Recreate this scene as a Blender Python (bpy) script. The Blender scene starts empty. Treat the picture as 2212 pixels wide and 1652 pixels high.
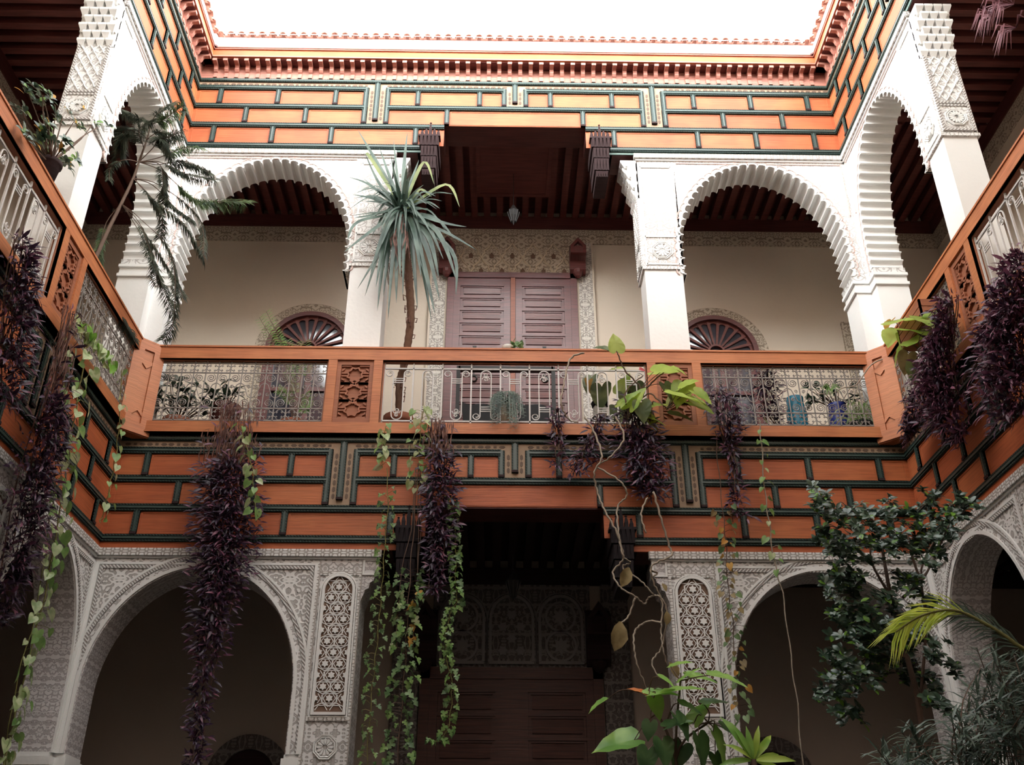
import bpy, bmesh, math, random
from math import sin, cos, pi, sqrt, atan2, radians
from mathutils import Vector, Matrix, Quaternion

# ---------------------------------------------------------------- camera, sky, exposure
SC = bpy.context.scene
COL = SC.collection
FPX, YAW, PITCH, ROLL, CAMX = 2147.9, 0.01525, 0.5149, 0.00169, -0.1915
W, D, T = 9.0, 10.291, 0.40          # courtyard width, distance of the back facade, wall thickness
GROUND = -1.5                        # the eye is 1.5 m above the courtyard floor
FRONT = -1.2                         # front wall behind the camera
FWD = Vector((sin(YAW)*cos(PITCH), cos(YAW)*cos(PITCH), sin(PITCH)))
_r = Vector((cos(YAW), -sin(YAW), 0)); _u = _r.cross(FWD)
RIGHT = _r*cos(ROLL) + _u*sin(ROLL)
UP = RIGHT.cross(FWD)
cam_data = bpy.data.cameras.new('camera')
cam = bpy.data.objects.new('camera', cam_data); COL.objects.link(cam)
cam_data.sensor_fit = 'HORIZONTAL'; cam_data.sensor_width = 36.0
cam_data.lens = 36.0*FPX/2212.0
cam_data.clip_start = 0.05; cam_data.clip_end = 200
M = Matrix((RIGHT, UP, -FWD)).transposed().to_4x4()
M.translation = Vector((CAMX, 0, 0))
cam.matrix_world = M
SC.camera = cam

world = bpy.data.worlds.new('sky'); SC.world = world
world.use_nodes = True
# bright overcast: white haze, brightest low down over the roofs
_nt = world.node_tree; _bg = _nt.nodes['Background']
_tc = _nt.nodes.new('ShaderNodeTexCoord'); _sp = _nt.nodes.new('ShaderNodeSeparateXYZ')
_nt.links.new(_tc.outputs['Generated'], _sp.inputs[0])
_mr = _nt.nodes.new('ShaderNodeMapRange'); _mr.interpolation_type = 'SMOOTHSTEP'
_nt.links.new(_sp.outputs[2], _mr.inputs[0])
_mr.inputs[1].default_value = 0.36; _mr.inputs[2].default_value = 0.72     # sine of the elevation
_mr.inputs[3].default_value = 4.4; _mr.inputs[4].default_value = 0.60
_nt.links.new(_mr.outputs[0], _bg.inputs[1])
_bg.inputs[0].default_value = (0.97, 1.0, 0.985, 1)
SC.view_settings.view_transform = 'Standard'
SC.view_settings.look = 'None'
SC.view_settings.gamma = 1.0
SC.view_settings.use_curve_mapping = False
SC.view_settings.exposure = 2.58
SC.cycles.max_bounces = 8
SC.cycles.diffuse_bounces = 3
SC.cycles.glossy_bounces = 3
SC.cycles.transmission_bounces = 4
SC.cycles.caustics_reflective = False
SC.cycles.caustics_refractive = False
SC.cycles.use_denoising = True


def at(px, py, y=None, x=None):
    """the point seen at a pixel of the photograph, on the plane y = ... or x = ..."""
    d = FWD*FPX + RIGHT*(px-1106) - UP*(py-826)
    t = y/d.y if y is not None else (x-CAMX)/d.x
    return Vector((CAMX+d.x*t, d.y*t, d.z*t))


# ---------------------------------------------------------------- materials
class NT:
    def __init__(s, name, rough=0.6, spec=0.4):
        s.mat = bpy.data.materials.new(name); s.mat.use_nodes = True
        s.t = s.mat.node_tree; s.b = s.t.nodes['Principled BSDF']
        s.b.inputs['Roughness'].default_value = rough
        s.b.inputs['Specular IOR Level'].default_value = spec
    def n(s, typ, **kw):
        nd = s.t.nodes.new(typ)
        for k, v in kw.items(): setattr(nd, k, v)
        return nd
    def put(s, sock, v):
        if hasattr(v, 'is_linked') or hasattr(v, 'links'): s.t.links.new(v, sock)
        else: sock.default_value = v
    def m(s, op, *a):
        nd = s.n('ShaderNodeMath', operation=op)
        for i, v in enumerate(a): s.put(nd.inputs[i], v)
        return nd.outputs[0]
    def uv(s):
        nd = s.n('ShaderNodeTexCoord'); sp = s.n('ShaderNodeSeparateXYZ')
        s.t.links.new(nd.outputs['UV'], sp.inputs[0]); return sp.outputs[0], sp.outputs[1]
    def obj(s):
        return s.n('ShaderNodeTexCoord').outputs['Object']
    def uvv(s):
        return s.n('ShaderNodeTexCoord').outputs['UV']
    def vec(s, x, y, z=0.0):
        nd = s.n('ShaderNodeCombineXYZ')
        for i, v in enumerate((x, y, z)): s.put(nd.inputs[i], v)
        return nd.outputs[0]
    def noise(s, v, scale, detail=2.0, dist=0.0, out=0):
        nd = s.n('ShaderNodeTexNoise'); s.put(nd.inputs['Vector'], v)
        nd.inputs['Scale'].default_value = scale; nd.inputs['Detail'].default_value = detail
        nd.inputs['Distortion'].default_value = dist
        return nd.outputs[out]
    def scale(s, v, sx, sy, sz=1):
        nd = s.n('ShaderNodeVectorMath', operation='MULTIPLY'); s.put(nd.inputs[0], v)
        nd.inputs[1].default_value = (sx, sy, sz); return nd.outputs[0]
    def step(s, v, a, b):
        nd = s.n('ShaderNodeMapRange', interpolation_type='SMOOTHSTEP'); s.put(nd.inputs[0], v)
        nd.inputs[1].default_value = a; nd.inputs[2].default_value = b; return nd.outputs[0]
    def mix(s, f, a, b):
        nd = s.n('ShaderNodeMix', data_type='RGBA'); s.put(nd.inputs[0], f)
        s.put(nd.inputs[6], a if hasattr(a, 'links') else (*a, 1)); s.put(nd.inputs[7], b if hasattr(b, 'links') else (*b, 1))
        return nd.outputs[2]
    def col(s, c): s.put(s.b.inputs['Base Color'], c if hasattr(c, 'links') else (*c, 1))
    def bump(s, h, dist, strength=1.0):
        nd = s.n('ShaderNodeBump'); nd.inputs['Strength'].default_value = strength
        nd.inputs['Distance'].default_value = dist; s.put(nd.inputs['Height'], h)
        s.t.links.new(nd.outputs[0], s.b.inputs['Normal'])


def m_plain(name, c, rough=0.7, var=0.12, nscale=6.0, bump=0.0, spec=0.3, metallic=0.0):
    k = NT(name, rough, spec)
    v = k.obj()
    f = k.noise(v, nscale, 4)
    k.col(k.mix(f, tuple(x*(1-var) for x in c), tuple(min(1, x*(1+var)) for x in c)))
    k.b.inputs['Metallic'].default_value = metallic
    if bump: k.bump(k.noise(v, nscale*12, 4), bump)
    return k.mat


def m_wood(name, c, rough=0.5, var=0.22, sx=1.2, sy=26.0, bump=0.002, spec=0.4, blotch=0.2):
    """grain runs along the u direction"""
    k = NT(name, rough, spec)
    uv = k.uvv()
    g = k.noise(k.scale(uv, sx, sy), 2.2, 6, 0.6)
    b = k.noise(uv, 1.7, 3)
    lo = tuple(x*(1-var) for x in c); hi = tuple(min(1, x*(1+var)) for x in c)
    c1 = k.mix(k.step(g, 0.3, 0.7), lo, hi)
    c2 = k.mix(k.m('MULTIPLY', k.step(b, 0.42, 0.62), blotch), c1, tuple(min(1, x*1.7) for x in (c[0], c[1]*1.25, c[2]*1.2)))
    k.col(c2); k.bump(g, bump)
    return k.mat


def m_carved(name, base, ground, tu=0.16, tv=0.2, sc=9.0, turns=26.0, depth=0.02, lo=0.32, hi=0.5, strength=1.0, seed=0.0):
    """carved plaster: mirrored scrolls repeating in tiles, the ground between them a tone darker, recess shade put into the colour"""
    k = NT(name, 0.75, 0.25)
    u, v = k.uv()
    pu = k.m('PINGPONG', u, tu/2); pv = k.m('PINGPONG', v, tv)
    p = k.vec(pu, pv, seed)
    n = k.noise(p, sc, 1.0, 0.35)
    w = k.m('SINE', k.m('MULTIPLY', n, turns))
    h = k.step(k.m('ADD', k.m('MULTIPLY', w, 0.5), 0.5), lo, hi)
    mottle = k.noise(k.vec(u, v), 2.0, 3)
    g2 = k.mix(mottle, ground, tuple(x*0.8+y*0.2 for x, y in zip(ground, base)))  # darker ground carries the shade of the recesses, unevenly mottled
    k.col(k.mix(h, g2, base)); k.bump(h, depth, strength)
    return k.mat


def m_rope(name, base, ground, freq=40.0, depth=0.012):
    """diagonal rope moulding"""
    k = NT(name, 0.6, 0.3)
    u, v = k.uv()
    w = k.m('SINE', k.m('MULTIPLY', k.m('ADD', u, v), 2*pi*freq))
    h = k.step(w, -0.5, 0.5)
    k.col(k.mix(h, ground, base)); k.bump(h, depth)
    return k.mat


def m_leaf(name, c1, c2, rough=0.45, trans=0.25, nscale=9.0, spec=0.4):
    k = NT(name, rough, spec)
    k.col(k.mix(k.step(k.noise(k.obj(), nscale, 2), 0.35, 0.65), c1, c2))
    k.b.inputs['Transmission Weight'].default_value = 0.0
    if trans:
        d = k.n('ShaderNodeBsdfTranslucent'); d.inputs[0].default_value = (*[min(1, x*1.3) for x in c2], 1)
        mx = k.n('ShaderNodeMixShader'); mx.inputs[0].default_value = trans
        out = k.t.nodes['Material Output']
        k.t.links.new(k.b.outputs[0], mx.inputs[1]); k.t.links.new(d.outputs[0], mx.inputs[2])
        k.t.links.new(mx.outputs[0], out.inputs[0])
    return k.mat


PLASTER = m_plain('white_plaster', (0.80, 0.79, 0.77), 0.8, 0.04, 2.0, 0.002)
CREAMSHADED = m_plain('shaded_cream_plaster', (0.50, 0.42, 0.36), 0.7, 0.08, 1.5, 0.002)  # darker lower-gallery copy of the cream; shade put into the colour
FRONTWALL = m_plain('low_bounce_front_wall', (0.25, 0.2, 0.17), 0.8, 0.1, 1.5)  # unseen wall; tone kept dark to cut bounced light
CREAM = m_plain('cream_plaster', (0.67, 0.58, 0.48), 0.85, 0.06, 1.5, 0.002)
CARVE = m_carved('carved_plaster', (0.78, 0.76, 0.74), (0.38, 0.35, 0.33), 0.30, 0.26, 10.0, 30.0)
CARVE_FINE = m_carved('finely_carved_plaster', (0.78, 0.76, 0.75), (0.40, 0.37, 0.35), 0.17, 0.13, 16.0, 28.0, 0.012, seed=3.7)
CARVE_UP = m_carved('upper_carved_plaster', (0.80, 0.79, 0.77), (0.52, 0.48, 0.46), 0.26, 0.2, 12.0, 28.0, 0.012, 0.2, 0.36, seed=1.3)
CARVE_CREAM = m_carved('cream_carved_plaster', (0.58, 0.50, 0.40), (0.30, 0.24, 0.18), 0.28, 0.2, 12.0, 30.0, 0.02, seed=5.1)
SOFFIT = m_carved('carved_soffit_plaster', (0.70, 0.67, 0.66), (0.42, 0.38, 0.38), 0.14, 0.30, 19.0, 26.0, 0.016, seed=7.9)
ROPE = m_rope('plaster_rope_moulding', (0.78, 0.76, 0.74), (0.33, 0.29, 0.27), 26.0)
MEANDER = m_carved('interlaced_plaster_border', (0.80, 0.78, 0.76), (0.36, 0.32, 0.29), 0.09, 0.035, 16.0, 22.0, 0.010, seed=2.2)
BROWNGROUND = m_plain('brown_painted_ground', (0.16, 0.095, 0.065), 0.8, 0.2, 20)
PINKLINE = m_plain('pink_painted_line', (0.62, 0.46, 0.42), 0.8, 0.15, 20)
ORANGE = m_wood('orange_varnished_wood', (0.40, 0.100, 0.038), 0.5, 0.16)
ORANGE2 = m_wood('golden_varnished_wood', (0.42, 0.118, 0.044), 0.48, 0.16)
RAILWOOD = m_wood('reddish_cedar_wood', (0.44, 0.148, 0.060), 0.5, 0.16)
CARVEDWOOD = m_wood('carved_cedar_wood', (0.30, 0.105, 0.055), 0.6, 0.15)
DARKWOOD = m_wood('dark_red_wood', (0.085, 0.022, 0.020), 0.55, 0.25, 1.0, 14.0)
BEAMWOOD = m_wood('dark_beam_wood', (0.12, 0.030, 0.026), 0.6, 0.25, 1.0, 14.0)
BEAMSHADED = m_wood('shaded_beam_wood', (0.028, 0.012, 0.012), 0.6, 0.25, 1.0, 14.0)  # lower ceilings: beam wood with the shade mixed into its colour
DOORSHADED = m_wood('shaded_ground_floor_door_wood', (0.075, 0.026, 0.020), 0.45, 0.35, 1.0, 22.0, 0.002, 0.4, 0.12)  # darker version of the door wood, ground-floor shade put in the colour
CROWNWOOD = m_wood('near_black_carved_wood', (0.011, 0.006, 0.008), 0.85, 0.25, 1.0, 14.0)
BLACKWOOD = m_wood('blackened_wood', (0.026, 0.010, 0.011), 0.85, 0.25, 1.0, 14.0)
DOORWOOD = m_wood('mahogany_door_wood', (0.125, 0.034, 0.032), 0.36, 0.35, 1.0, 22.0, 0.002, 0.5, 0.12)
CORNICEWOOD = m_wood('faded_cedar_wood', (0.40, 0.17, 0.13), 0.6, 0.2)
TEAL = m_plain('grey_teal_paint', (0.17, 0.25, 0.23), 0.6, 0.1, 8)
GREEN = m_rope('dark_green_roped_wood', (0.030, 0.055, 0.047), (0.010, 0.020, 0.018), 30.0, 0.008)
GREENFLAT = m_plain('dark_green_paint', (0.036, 0.066, 0.058), 0.28, 0.25, 30, 0.001, 0.7)
INLAY = m_plain('pale_inlay_ground', (0.36, 0.25, 0.17), 0.6, 0.2, 14)
INLAYDARK = m_plain('brown_inlay_lozenge', (0.13, 0.085, 0.06), 0.6, 0.2, 14)
IRON = m_plain('pale_painted_iron', (0.58, 0.55, 0.53), 0.45, 0.12, 25, 0.0, 0.5)
GRILLEIRON = m_plain('brownish_grey_iron', (0.27, 0.24, 0.22), 0.5, 0.15, 25, 0.0, 0.4, 0.2)
IRONDARK = m_plain('black_wrought_iron', (0.02, 0.018, 0.018), 0.5, 0.2, 20)
TERRACOTTA = m_plain('terracotta', (0.30, 0.11, 0.065), 0.8, 0.25, 9, 0.002)
TILE = m_plain('roof_clay', (0.40, 0.17, 0.12), 0.8, 0.3, 9, 0.003)
STONE = m_plain('courtyard_paving', (0.08, 0.075, 0.065), 0.6, 0.2, 4, 0.002)
GLASSDARK = m_plain('dark_window_glass', (0.03, 0.03, 0.045), 0.08, 0.1, 3, 0, 0.8)
WHITECLOTH = m_plain('white_glazed_pot', (0.75, 0.74, 0.70), 0.35, 0.05, 6, 0, 0.5)
BLUEGLAZE = m_plain('turquoise_glazed_pot', (0.03, 0.27, 0.42), 0.25, 0.3, 5, 0, 0.6)
COBALT = m_plain('cobalt_glazed_pot', (0.02, 0.035, 0.26), 0.25, 0.3, 5, 0, 0.6)
BLACKPAINT = m_plain('black_cloth', (0.012, 0.011, 0.012), 0.7, 0.2, 9)
CABLE = m_plain('white_cable', (0.75, 0.72, 0.70), 0.5, 0.05, 9)


# ---------------------------------------------------------------- mesh helpers
def frame(wall):
    """facade coordinates (along, outward, up) to the world; s runs from the back corner"""
    return {'BL': lambda s, n, z: Vector((s-W/2, D-n, z)),
            'BR': lambda s, n, z: Vector((W/2-s, D-n, z)),
            'L': lambda s, n, z: Vector((-W/2+n, D-s, z)),
            'R': lambda s, n, z: Vector((W/2-n, D-s, z))}[wall]


IDENT = lambda a, b, c: Vector((a, b, c))
ROOT = {}


def tag(o, label, cat, group=None, kind=None):
    o['label'] = label; o['category'] = cat
    if group: o['group'] = group
    if kind: o['kind'] = kind
    return o


def thing(name, label, cat, loc, group=None):
    o = bpy.data.objects.new(name, None); o.empty_display_size = 0.1
    COL.objects.link(o); o.location = loc
    return tag(o, label, cat, group, 'thing')


class MB:
    def __init__(s, tf=IDENT):
        s.tf = tf; s.v = []; s.f = []; s.mi = []
    def vert(s, p): s.v.append(p if isinstance(p, tuple) else tuple(p)); return len(s.v)-1
    def face(s, idx, mi=0): s.f.append(tuple(idx)); s.mi.append(mi)
    def poly(s, pts, mi=0): s.face([s.vert(p) for p in pts], mi)
    def box(s, s0, s1, n0, n1, z0, z1, mi=0):
        if s0 > s1: s0, s1 = s1, s0
        i = [s.vert((a, b, c)) for a in (s0, s1) for b in (n0, n1) for c in (z0, z1)]
        for f in ((0, 1, 3, 2), (4, 6, 7, 5), (0, 4, 5, 1), (2, 3, 7, 6), (0, 2, 6, 4), (1, 5, 7, 3)):
            s.face([i[k] for k in f], mi)
    def taper(s, b, t, mi=0):
        """frustum between two rectangles (s0,s1,n0,n1,z)"""
        i = [s.vert((q[a], q[2+c], q[4])) for q in (b, t) for a, c in ((0, 0), (1, 0), (1, 1), (0, 1))]
        for f in ((3, 2, 1, 0), (4, 5, 6, 7), (0, 1, 5, 4), (1, 2, 6, 5), (2, 3, 7, 6), (3, 0, 4, 7)):
            s.face([i[k] for k in f], mi)
    def prism(s, pts, n0, n1, mi=0, axes='sz', mi_side=None):
        """outline extruded; axes tells which two coordinates the outline uses"""
        def P(p, n):
            return {'sz': (p[0], n, p[1]), 'nz': (n, p[0], p[1]), 'sn': (p[0], p[1], n)}[axes]
        a = [s.vert(P(p, n0)) for p in pts]; b = [s.vert(P(p, n1)) for p in pts]
        s.face(a[::-1], mi); s.face(b, mi)
        k = len(pts); ms = mi if mi_side is None else mi_side
        for i in range(k):
            j = (i+1) % k; s.face((a[i], a[j], b[j], b[i]), ms)
    def ring(s, inner, outer, n0, n1, closed=False, mi=0, axes='sz'):
        """band between two outlines with the same number of points"""
        def P(p, n):
            return {'sz': (p[0], n, p[1]), 'nz': (n, p[0], p[1]), 'sn': (p[0], p[1], n)}[axes]
        q = [[s.vert(P(p, n)) for p in c] for c, n in ((inner, n0), (outer, n0), (inner, n1), (outer, n1))]
        k = len(inner)
        for i in range(k if closed else k-1):
            j = (i+1) % k
            s.face((q[2][i], q[2][j], q[3][j], q[3][i]), mi); s.face((q[0][i], q[1][i], q[1][j], q[0][j]), mi)
            s.face((q[0][i], q[0][j], q[2][j], q[2][i]), mi); s.face((q[1][i], q[3][i], q[3][j], q[1][j]), mi)
        if not closed:
            for i in (0, k-1): s.face((q[0][i], q[1][i], q[3][i], q[2][i]), mi)
    def tube(s, pts, r, sides=5, closed=False, mi=0, r1=None, flat=1.0):
        pts = [Vector(p) for p in pts]; k = len(pts)
        if k < 2: return
        rings = []; prev = None
        for i, p in enumerate(pts):
            a = pts[(i-1) % k] if (i or closed) else p
            b = pts[(i+1) % k] if (i < k-1 or closed) else p
            d = (b-a)
            if d.length < 1e-9: d = Vector((0, 0, 1))
            d.normalize()
            if prev is None:
                prev = d.orthogonal().normalized()
            prev = (prev - d*prev.dot(d))
            if prev.length < 1e-6: prev = d.orthogonal()
            prev.normalize()
            c = d.cross(prev)
            rr = r if r1 is None else r+(r1-r)*i/(k-1)
            rings.append([s.vert(p+prev*(rr*cos(2*pi*j/sides))+c*(rr*flat*sin(2*pi*j/sides))) for j in range(sides)])
        for i in range(k if closed else k-1):
            A, B = rings[i], rings[(i+1) % k]
            for j in range(sides):
                j2 = (j+1) % sides; s.face((A[j], A[j2], B[j2], B[j]), mi)
        if not closed:
            s.face(rings[0][::-1], mi); s.face(rings[-1], mi)
    def lathe(s, prof, c, seg=16, mi=0):
        rings = []
        for r, z in prof:
            rings.append([s.vert((c[0]+r*cos(2*pi*j/seg), c[1]+r*sin(2*pi*j/seg), c[2]+z)) for j in range(seg)])
        for A, B in zip(rings, rings[1:]):
            for j in range(seg):
                j2 = (j+1) % seg; s.face((A[j], A[j2], B[j2], B[j]), mi)
        if prof[0][0] > 1e-5: s.face(rings[0][::-1], mi)
        if prof[-1][0] > 1e-5: s.face(rings[-1], mi)
    def build(s, name, mats, parent=None, smooth=False, fix=True, uvscale=1.0):
        mats = mats if isinstance(mats, (list, tuple)) else [mats]
        off = Vector(parent.location) if parent is not None and parent.parent is None else (Vector(parent.parent.location) if parent is not None else Vector((0, 0, 0)))
        me = bpy.data.meshes.new(name)
        P = [s.tf(*p) for p in s.v]
        if s.tf is not IDENT and off.length == 0 and parent is None: pass
        me.from_pydata([p-off for p in P], [], s.f)
        for m in mats: me.materials.append(m)
        me.polygons.foreach_set('material_index', s.mi)
        uvl = me.uv_layers.new(name='uv')
        L = s.v
        for pl, f in zip(me.polygons, s.f):
            a = Vector(L[f[0]]); nrm = Vector((0, 0, 0))
            for i in range(1, len(f)-1): nrm += (Vector(L[f[i]])-a).cross(Vector(L[f[i+1]])-a)
            ax = max(range(3), key=lambda q: abs(nrm[q]))
            for li, vi in zip(pl.loop_indices, f):
                p = L[vi]
                uvl.data[li].uv = ((p[1], p[2]), (p[0], p[2]), (p[0], p[1]))[ax]
        if fix or any(len(f) > 4 for f in s.f):
            bm = bmesh.new(); bm.from_mesh(me)
            if fix: bmesh.ops.recalc_face_normals(bm, faces=bm.faces)
            big = [f for f in bm.faces if len(f.verts) > 4]
            if big: bmesh.ops.triangulate(bm, faces=big, quad_method='BEAUTY', ngon_method='EAR_CLIP')
            bm.to_mesh(me); bm.free()
        if smooth: me.polygons.foreach_set('use_smooth', [True]*len(me.polygons))
        o = bpy.data.objects.new(name, me); COL.objects.link(o)
        if parent is not None: o.parent = parent
        return o


def struct(name, mb, mats, label=None, cat=None, smooth=False):
    o = mb.build(name, mats, None, smooth); o['kind'] = 'structure'
    if label: o['label'] = label
    if cat: o['category'] = cat
    return o
# ---------------------------------------------------------------- the setting
GW = 2.2                       # depth of the galleries behind the arcades
YB = D + GW                    # back wall of the back gallery
XB = W/2 + GW
ZF1, ZC0, ZC1 = 5.05, 4.25, 10.05   # upper floor, lower ceiling, upper ceiling

mb = MB(); mb.box(-XB-0.2, XB+0.2, FRONT-0.3, YB+0.3, GROUND-0.15, GROUND)
struct('floor', mb, STONE)
mb = MB(); mb.box(-XB-0.2, XB+0.2, FRONT-0.3, FRONT, GROUND, 14.6)  # unseen front wall, raised above the eaves to block low sky
struct('wall_front_raised', mb, FRONTWALL)
for nm, x0, x1, y0, y1 in (('wall_gallery_back', -XB-0.2, XB+0.2, YB, YB+0.2), ('wall_gallery_left', -XB-0.2, -XB, FRONT, YB), ('wall_gallery_right', XB, XB+0.2, FRONT, YB)):
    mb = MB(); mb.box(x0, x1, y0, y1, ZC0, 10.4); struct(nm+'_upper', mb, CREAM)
    mb = MB(); mb.box(x0, x1, y0, y1, GROUND, ZC0); struct(nm+'_lower', mb, CREAMSHADED)


def joists(name, x0, x1, y0, y1, z, along, label):
    """boarded ceiling with joists; boards above, joists below"""
    mb = MB(); mb.box(x0, x1, y0, y1, z+0.13, z+0.2)
    a, b = (x0, x1) if along == 'y' else (y0, y1)
    k = int((b-a)/0.2)
    for i in range(k):
        c = a+(i+0.5)*(b-a)/k
        if along == 'y': mb.box(c-0.05, c+0.05, y0, y1, z, z+0.13)
        else: mb.box(x0, x1, c-0.05, c+0.05, z, z+0.13)
    return struct(name, mb, BEAMWOOD if z > 6 else BEAMSHADED)


e = 0.0
joists('ceiling_back_upper', -XB, XB, D-0.0, YB, ZC1, 'y', '')
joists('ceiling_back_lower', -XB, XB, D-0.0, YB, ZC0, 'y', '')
for nm, sg in (('left', -1), ('right', 1)):
    xa, xb = sorted((sg*W/2, sg*XB))
    joists('ceiling_%s_upper' % nm, xa, xb, FRONT, D, ZC1, 'x', '')
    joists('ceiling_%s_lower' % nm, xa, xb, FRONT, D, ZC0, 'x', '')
for nm, x0, x1, y0, y1 in (('back', -XB, XB, D, YB), ('left', -XB, -W/2, FRONT, D), ('right', W/2, XB, FRONT, D)):
    mb = MB(); mb.box(x0, x1, y0, y1, ZC0+0.2, ZF1); struct('floor_%s_gallery' % nm, mb, STONE)
    mb = MB(); mb.box(x0, x1, y0, y1, ZC1+0.2, 11.3); struct('ceiling_%s_roof' % nm, mb, PLASTER)

mb = MB(); mb.box(-.5, .5, D+.06, D+1.55, ZC1-.025, ZC1+.01); mb.ring([(-.5, D+.06), (.5, D+.06), (.5, D+1.55), (-.5, D+1.55)], [(-.56, D+.0), (.56, D+.0), (.56, D+1.61), (-.56, D+1.61)], ZC1-.04, ZC1+.01, True, 0, 'sn')
struct('ceiling_centre_panel', mb, BEAMWOOD)
# plaster and wood friezes under the gallery ceilings
n_tr = 0
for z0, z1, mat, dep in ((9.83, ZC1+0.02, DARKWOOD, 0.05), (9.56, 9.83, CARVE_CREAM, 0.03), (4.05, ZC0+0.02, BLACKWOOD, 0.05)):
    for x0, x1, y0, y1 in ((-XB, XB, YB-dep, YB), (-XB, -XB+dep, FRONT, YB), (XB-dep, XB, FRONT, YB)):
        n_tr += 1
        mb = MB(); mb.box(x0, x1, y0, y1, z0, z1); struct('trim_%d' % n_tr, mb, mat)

# ---------------------------------------------------------------- arcades
WN = {'BL': 'at the left end of the back wall', 'BR': 'at the right end of the back wall', 'L': 'on the left side wall', 'R': 'on the right side wall'}
BAY = {'BL': (2.39, 2.87), 'BR': (2.34, 2.86), 'L': (2.04, 2.45), 'R': (2.04, 2.45)}


def ell_arch(c, a, zs, h, zfoot, n=40, inset=0.0):
    """outline of an arch opening from the right foot over the crown to the left foot"""
    pts = [(c+a, zfoot)]
    k0 = 5
    for i in range(1, k0): pts.append((c+a, zfoot+(zs-zfoot)*i/k0))
    for i in range(n+1):
        t = pi*i/n; pts.append((c+a*cos(t), zs+h*sin(t)))
    for i in range(1, k0): pts.append((c-a, zs-(zs-zfoot)*i/k0))
    pts.append((c-a, zfoot))
    return pts


def offset(pts, d):
    """shift an open outline outwards (away from the opening)"""
    out = []
    for i, p in enumerate(pts):
        a = pts[max(0, i-1)]; b = pts[min(len(pts)-1, i+1)]
        tx, tz = b[0]-a[0], b[1]-a[1]; L = sqrt(tx*tx+tz*tz) or 1
        out.append((p[0]+tz/L*d, p[1]-tx/L*d))
    return out


def scallop(pts, lobe, amp, grow=0.0):
    """replace a smooth arch outline by round lobes cut into the wall"""
    d = [0]
    for a, b in zip(pts, pts[1:]): d.append(d[-1]+sqrt((a[0]-b[0])**2+(a[1]-b[1])**2))
    n = max(3, int(round(d[-1]/lobe)))
    def P(t):
        t = max(0, min(d[-1], t))
        for i in range(len(d)-1):
            if d[i+1] >= t:
                f = (t-d[i])/(d[i+1]-d[i] or 1); a, b = pts[i], pts[i+1]
                return (a[0]+(b[0]-a[0])*f, a[1]+(b[1]-a[1])*f, b[0]-a[0], b[1]-a[1])
    out = []
    for k in range(n):
        for j, (u, h) in enumerate(((0.0, 0), (0.10, 0), (0.115, 0.35), (0.16, 0.62), (0.28, 0.90), (0.55, 1.0), (0.82, 0.90), (0.94, 0.62), (0.985, 0.35))):
            x, z, tx, tz = P((k+u)/n*d[-1]); L = sqrt(tx*tx+tz*tz) or 1
            q = amp*h+grow; out.append((x+tz/L*q, z-tx/L*q))
    x, z, tx, tz = P(d[-1]); L = sqrt(tx*tx+tz*tz) or 1; out.append((x+tz/L*grow, z-tx/L*grow))
    return out


def star_pts(cx, cz, r0, r1, k, rot=0.0):
    return [(cx+(r0 if i % 2 == 0 else r1)*cos(rot+pi*i/k), cz+(r0 if i % 2 == 0 else r1)*sin(rot+pi*i/k)) for i in range(2*k)]


def rosette(mb, tf3, r, k=12):
    """petalled flower relief; tf3 maps (x, y, height) to the builder's coordinates"""
    for i in range(k):
        a = 2*pi*i/k
        pts = []
        for f, w in ((0.28, 0.03), (0.6, 0.13), (0.85, 0.15), (1.0, 0.0)):
            pts.append((f*r*cos(a)-w*r*sin(a), f*r*sin(a)+w*r*cos(a)))
        for f, w in ((0.85, 0.15), (0.6, 0.13), (0.28, 0.03)):
            pts.append((f*r*cos(a)+w*r*sin(a), f*r*sin(a)-w*r*cos(a)))
        top = [mb.vert(tf3(p[0], p[1], 0.014)) for p in pts]; bot = [mb.vert(tf3(p[0], p[1], 0.0)) for p in pts]
        mb.face(top)
        for q in range(len(pts)):
            q2 = (q+1) % len(pts); mb.face((top[q], top[q2], bot[q2], bot[q]))
    for rr in (1.18, 1.42):
        pts = [tf3(rr*r*cos(2*pi*i/8+pi/8)*1.0, rr*r*sin(2*pi*i/8+pi/8), 0.006) for i in range(8)]
        mb.tube(pts, 0.010, 4, True)


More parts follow.
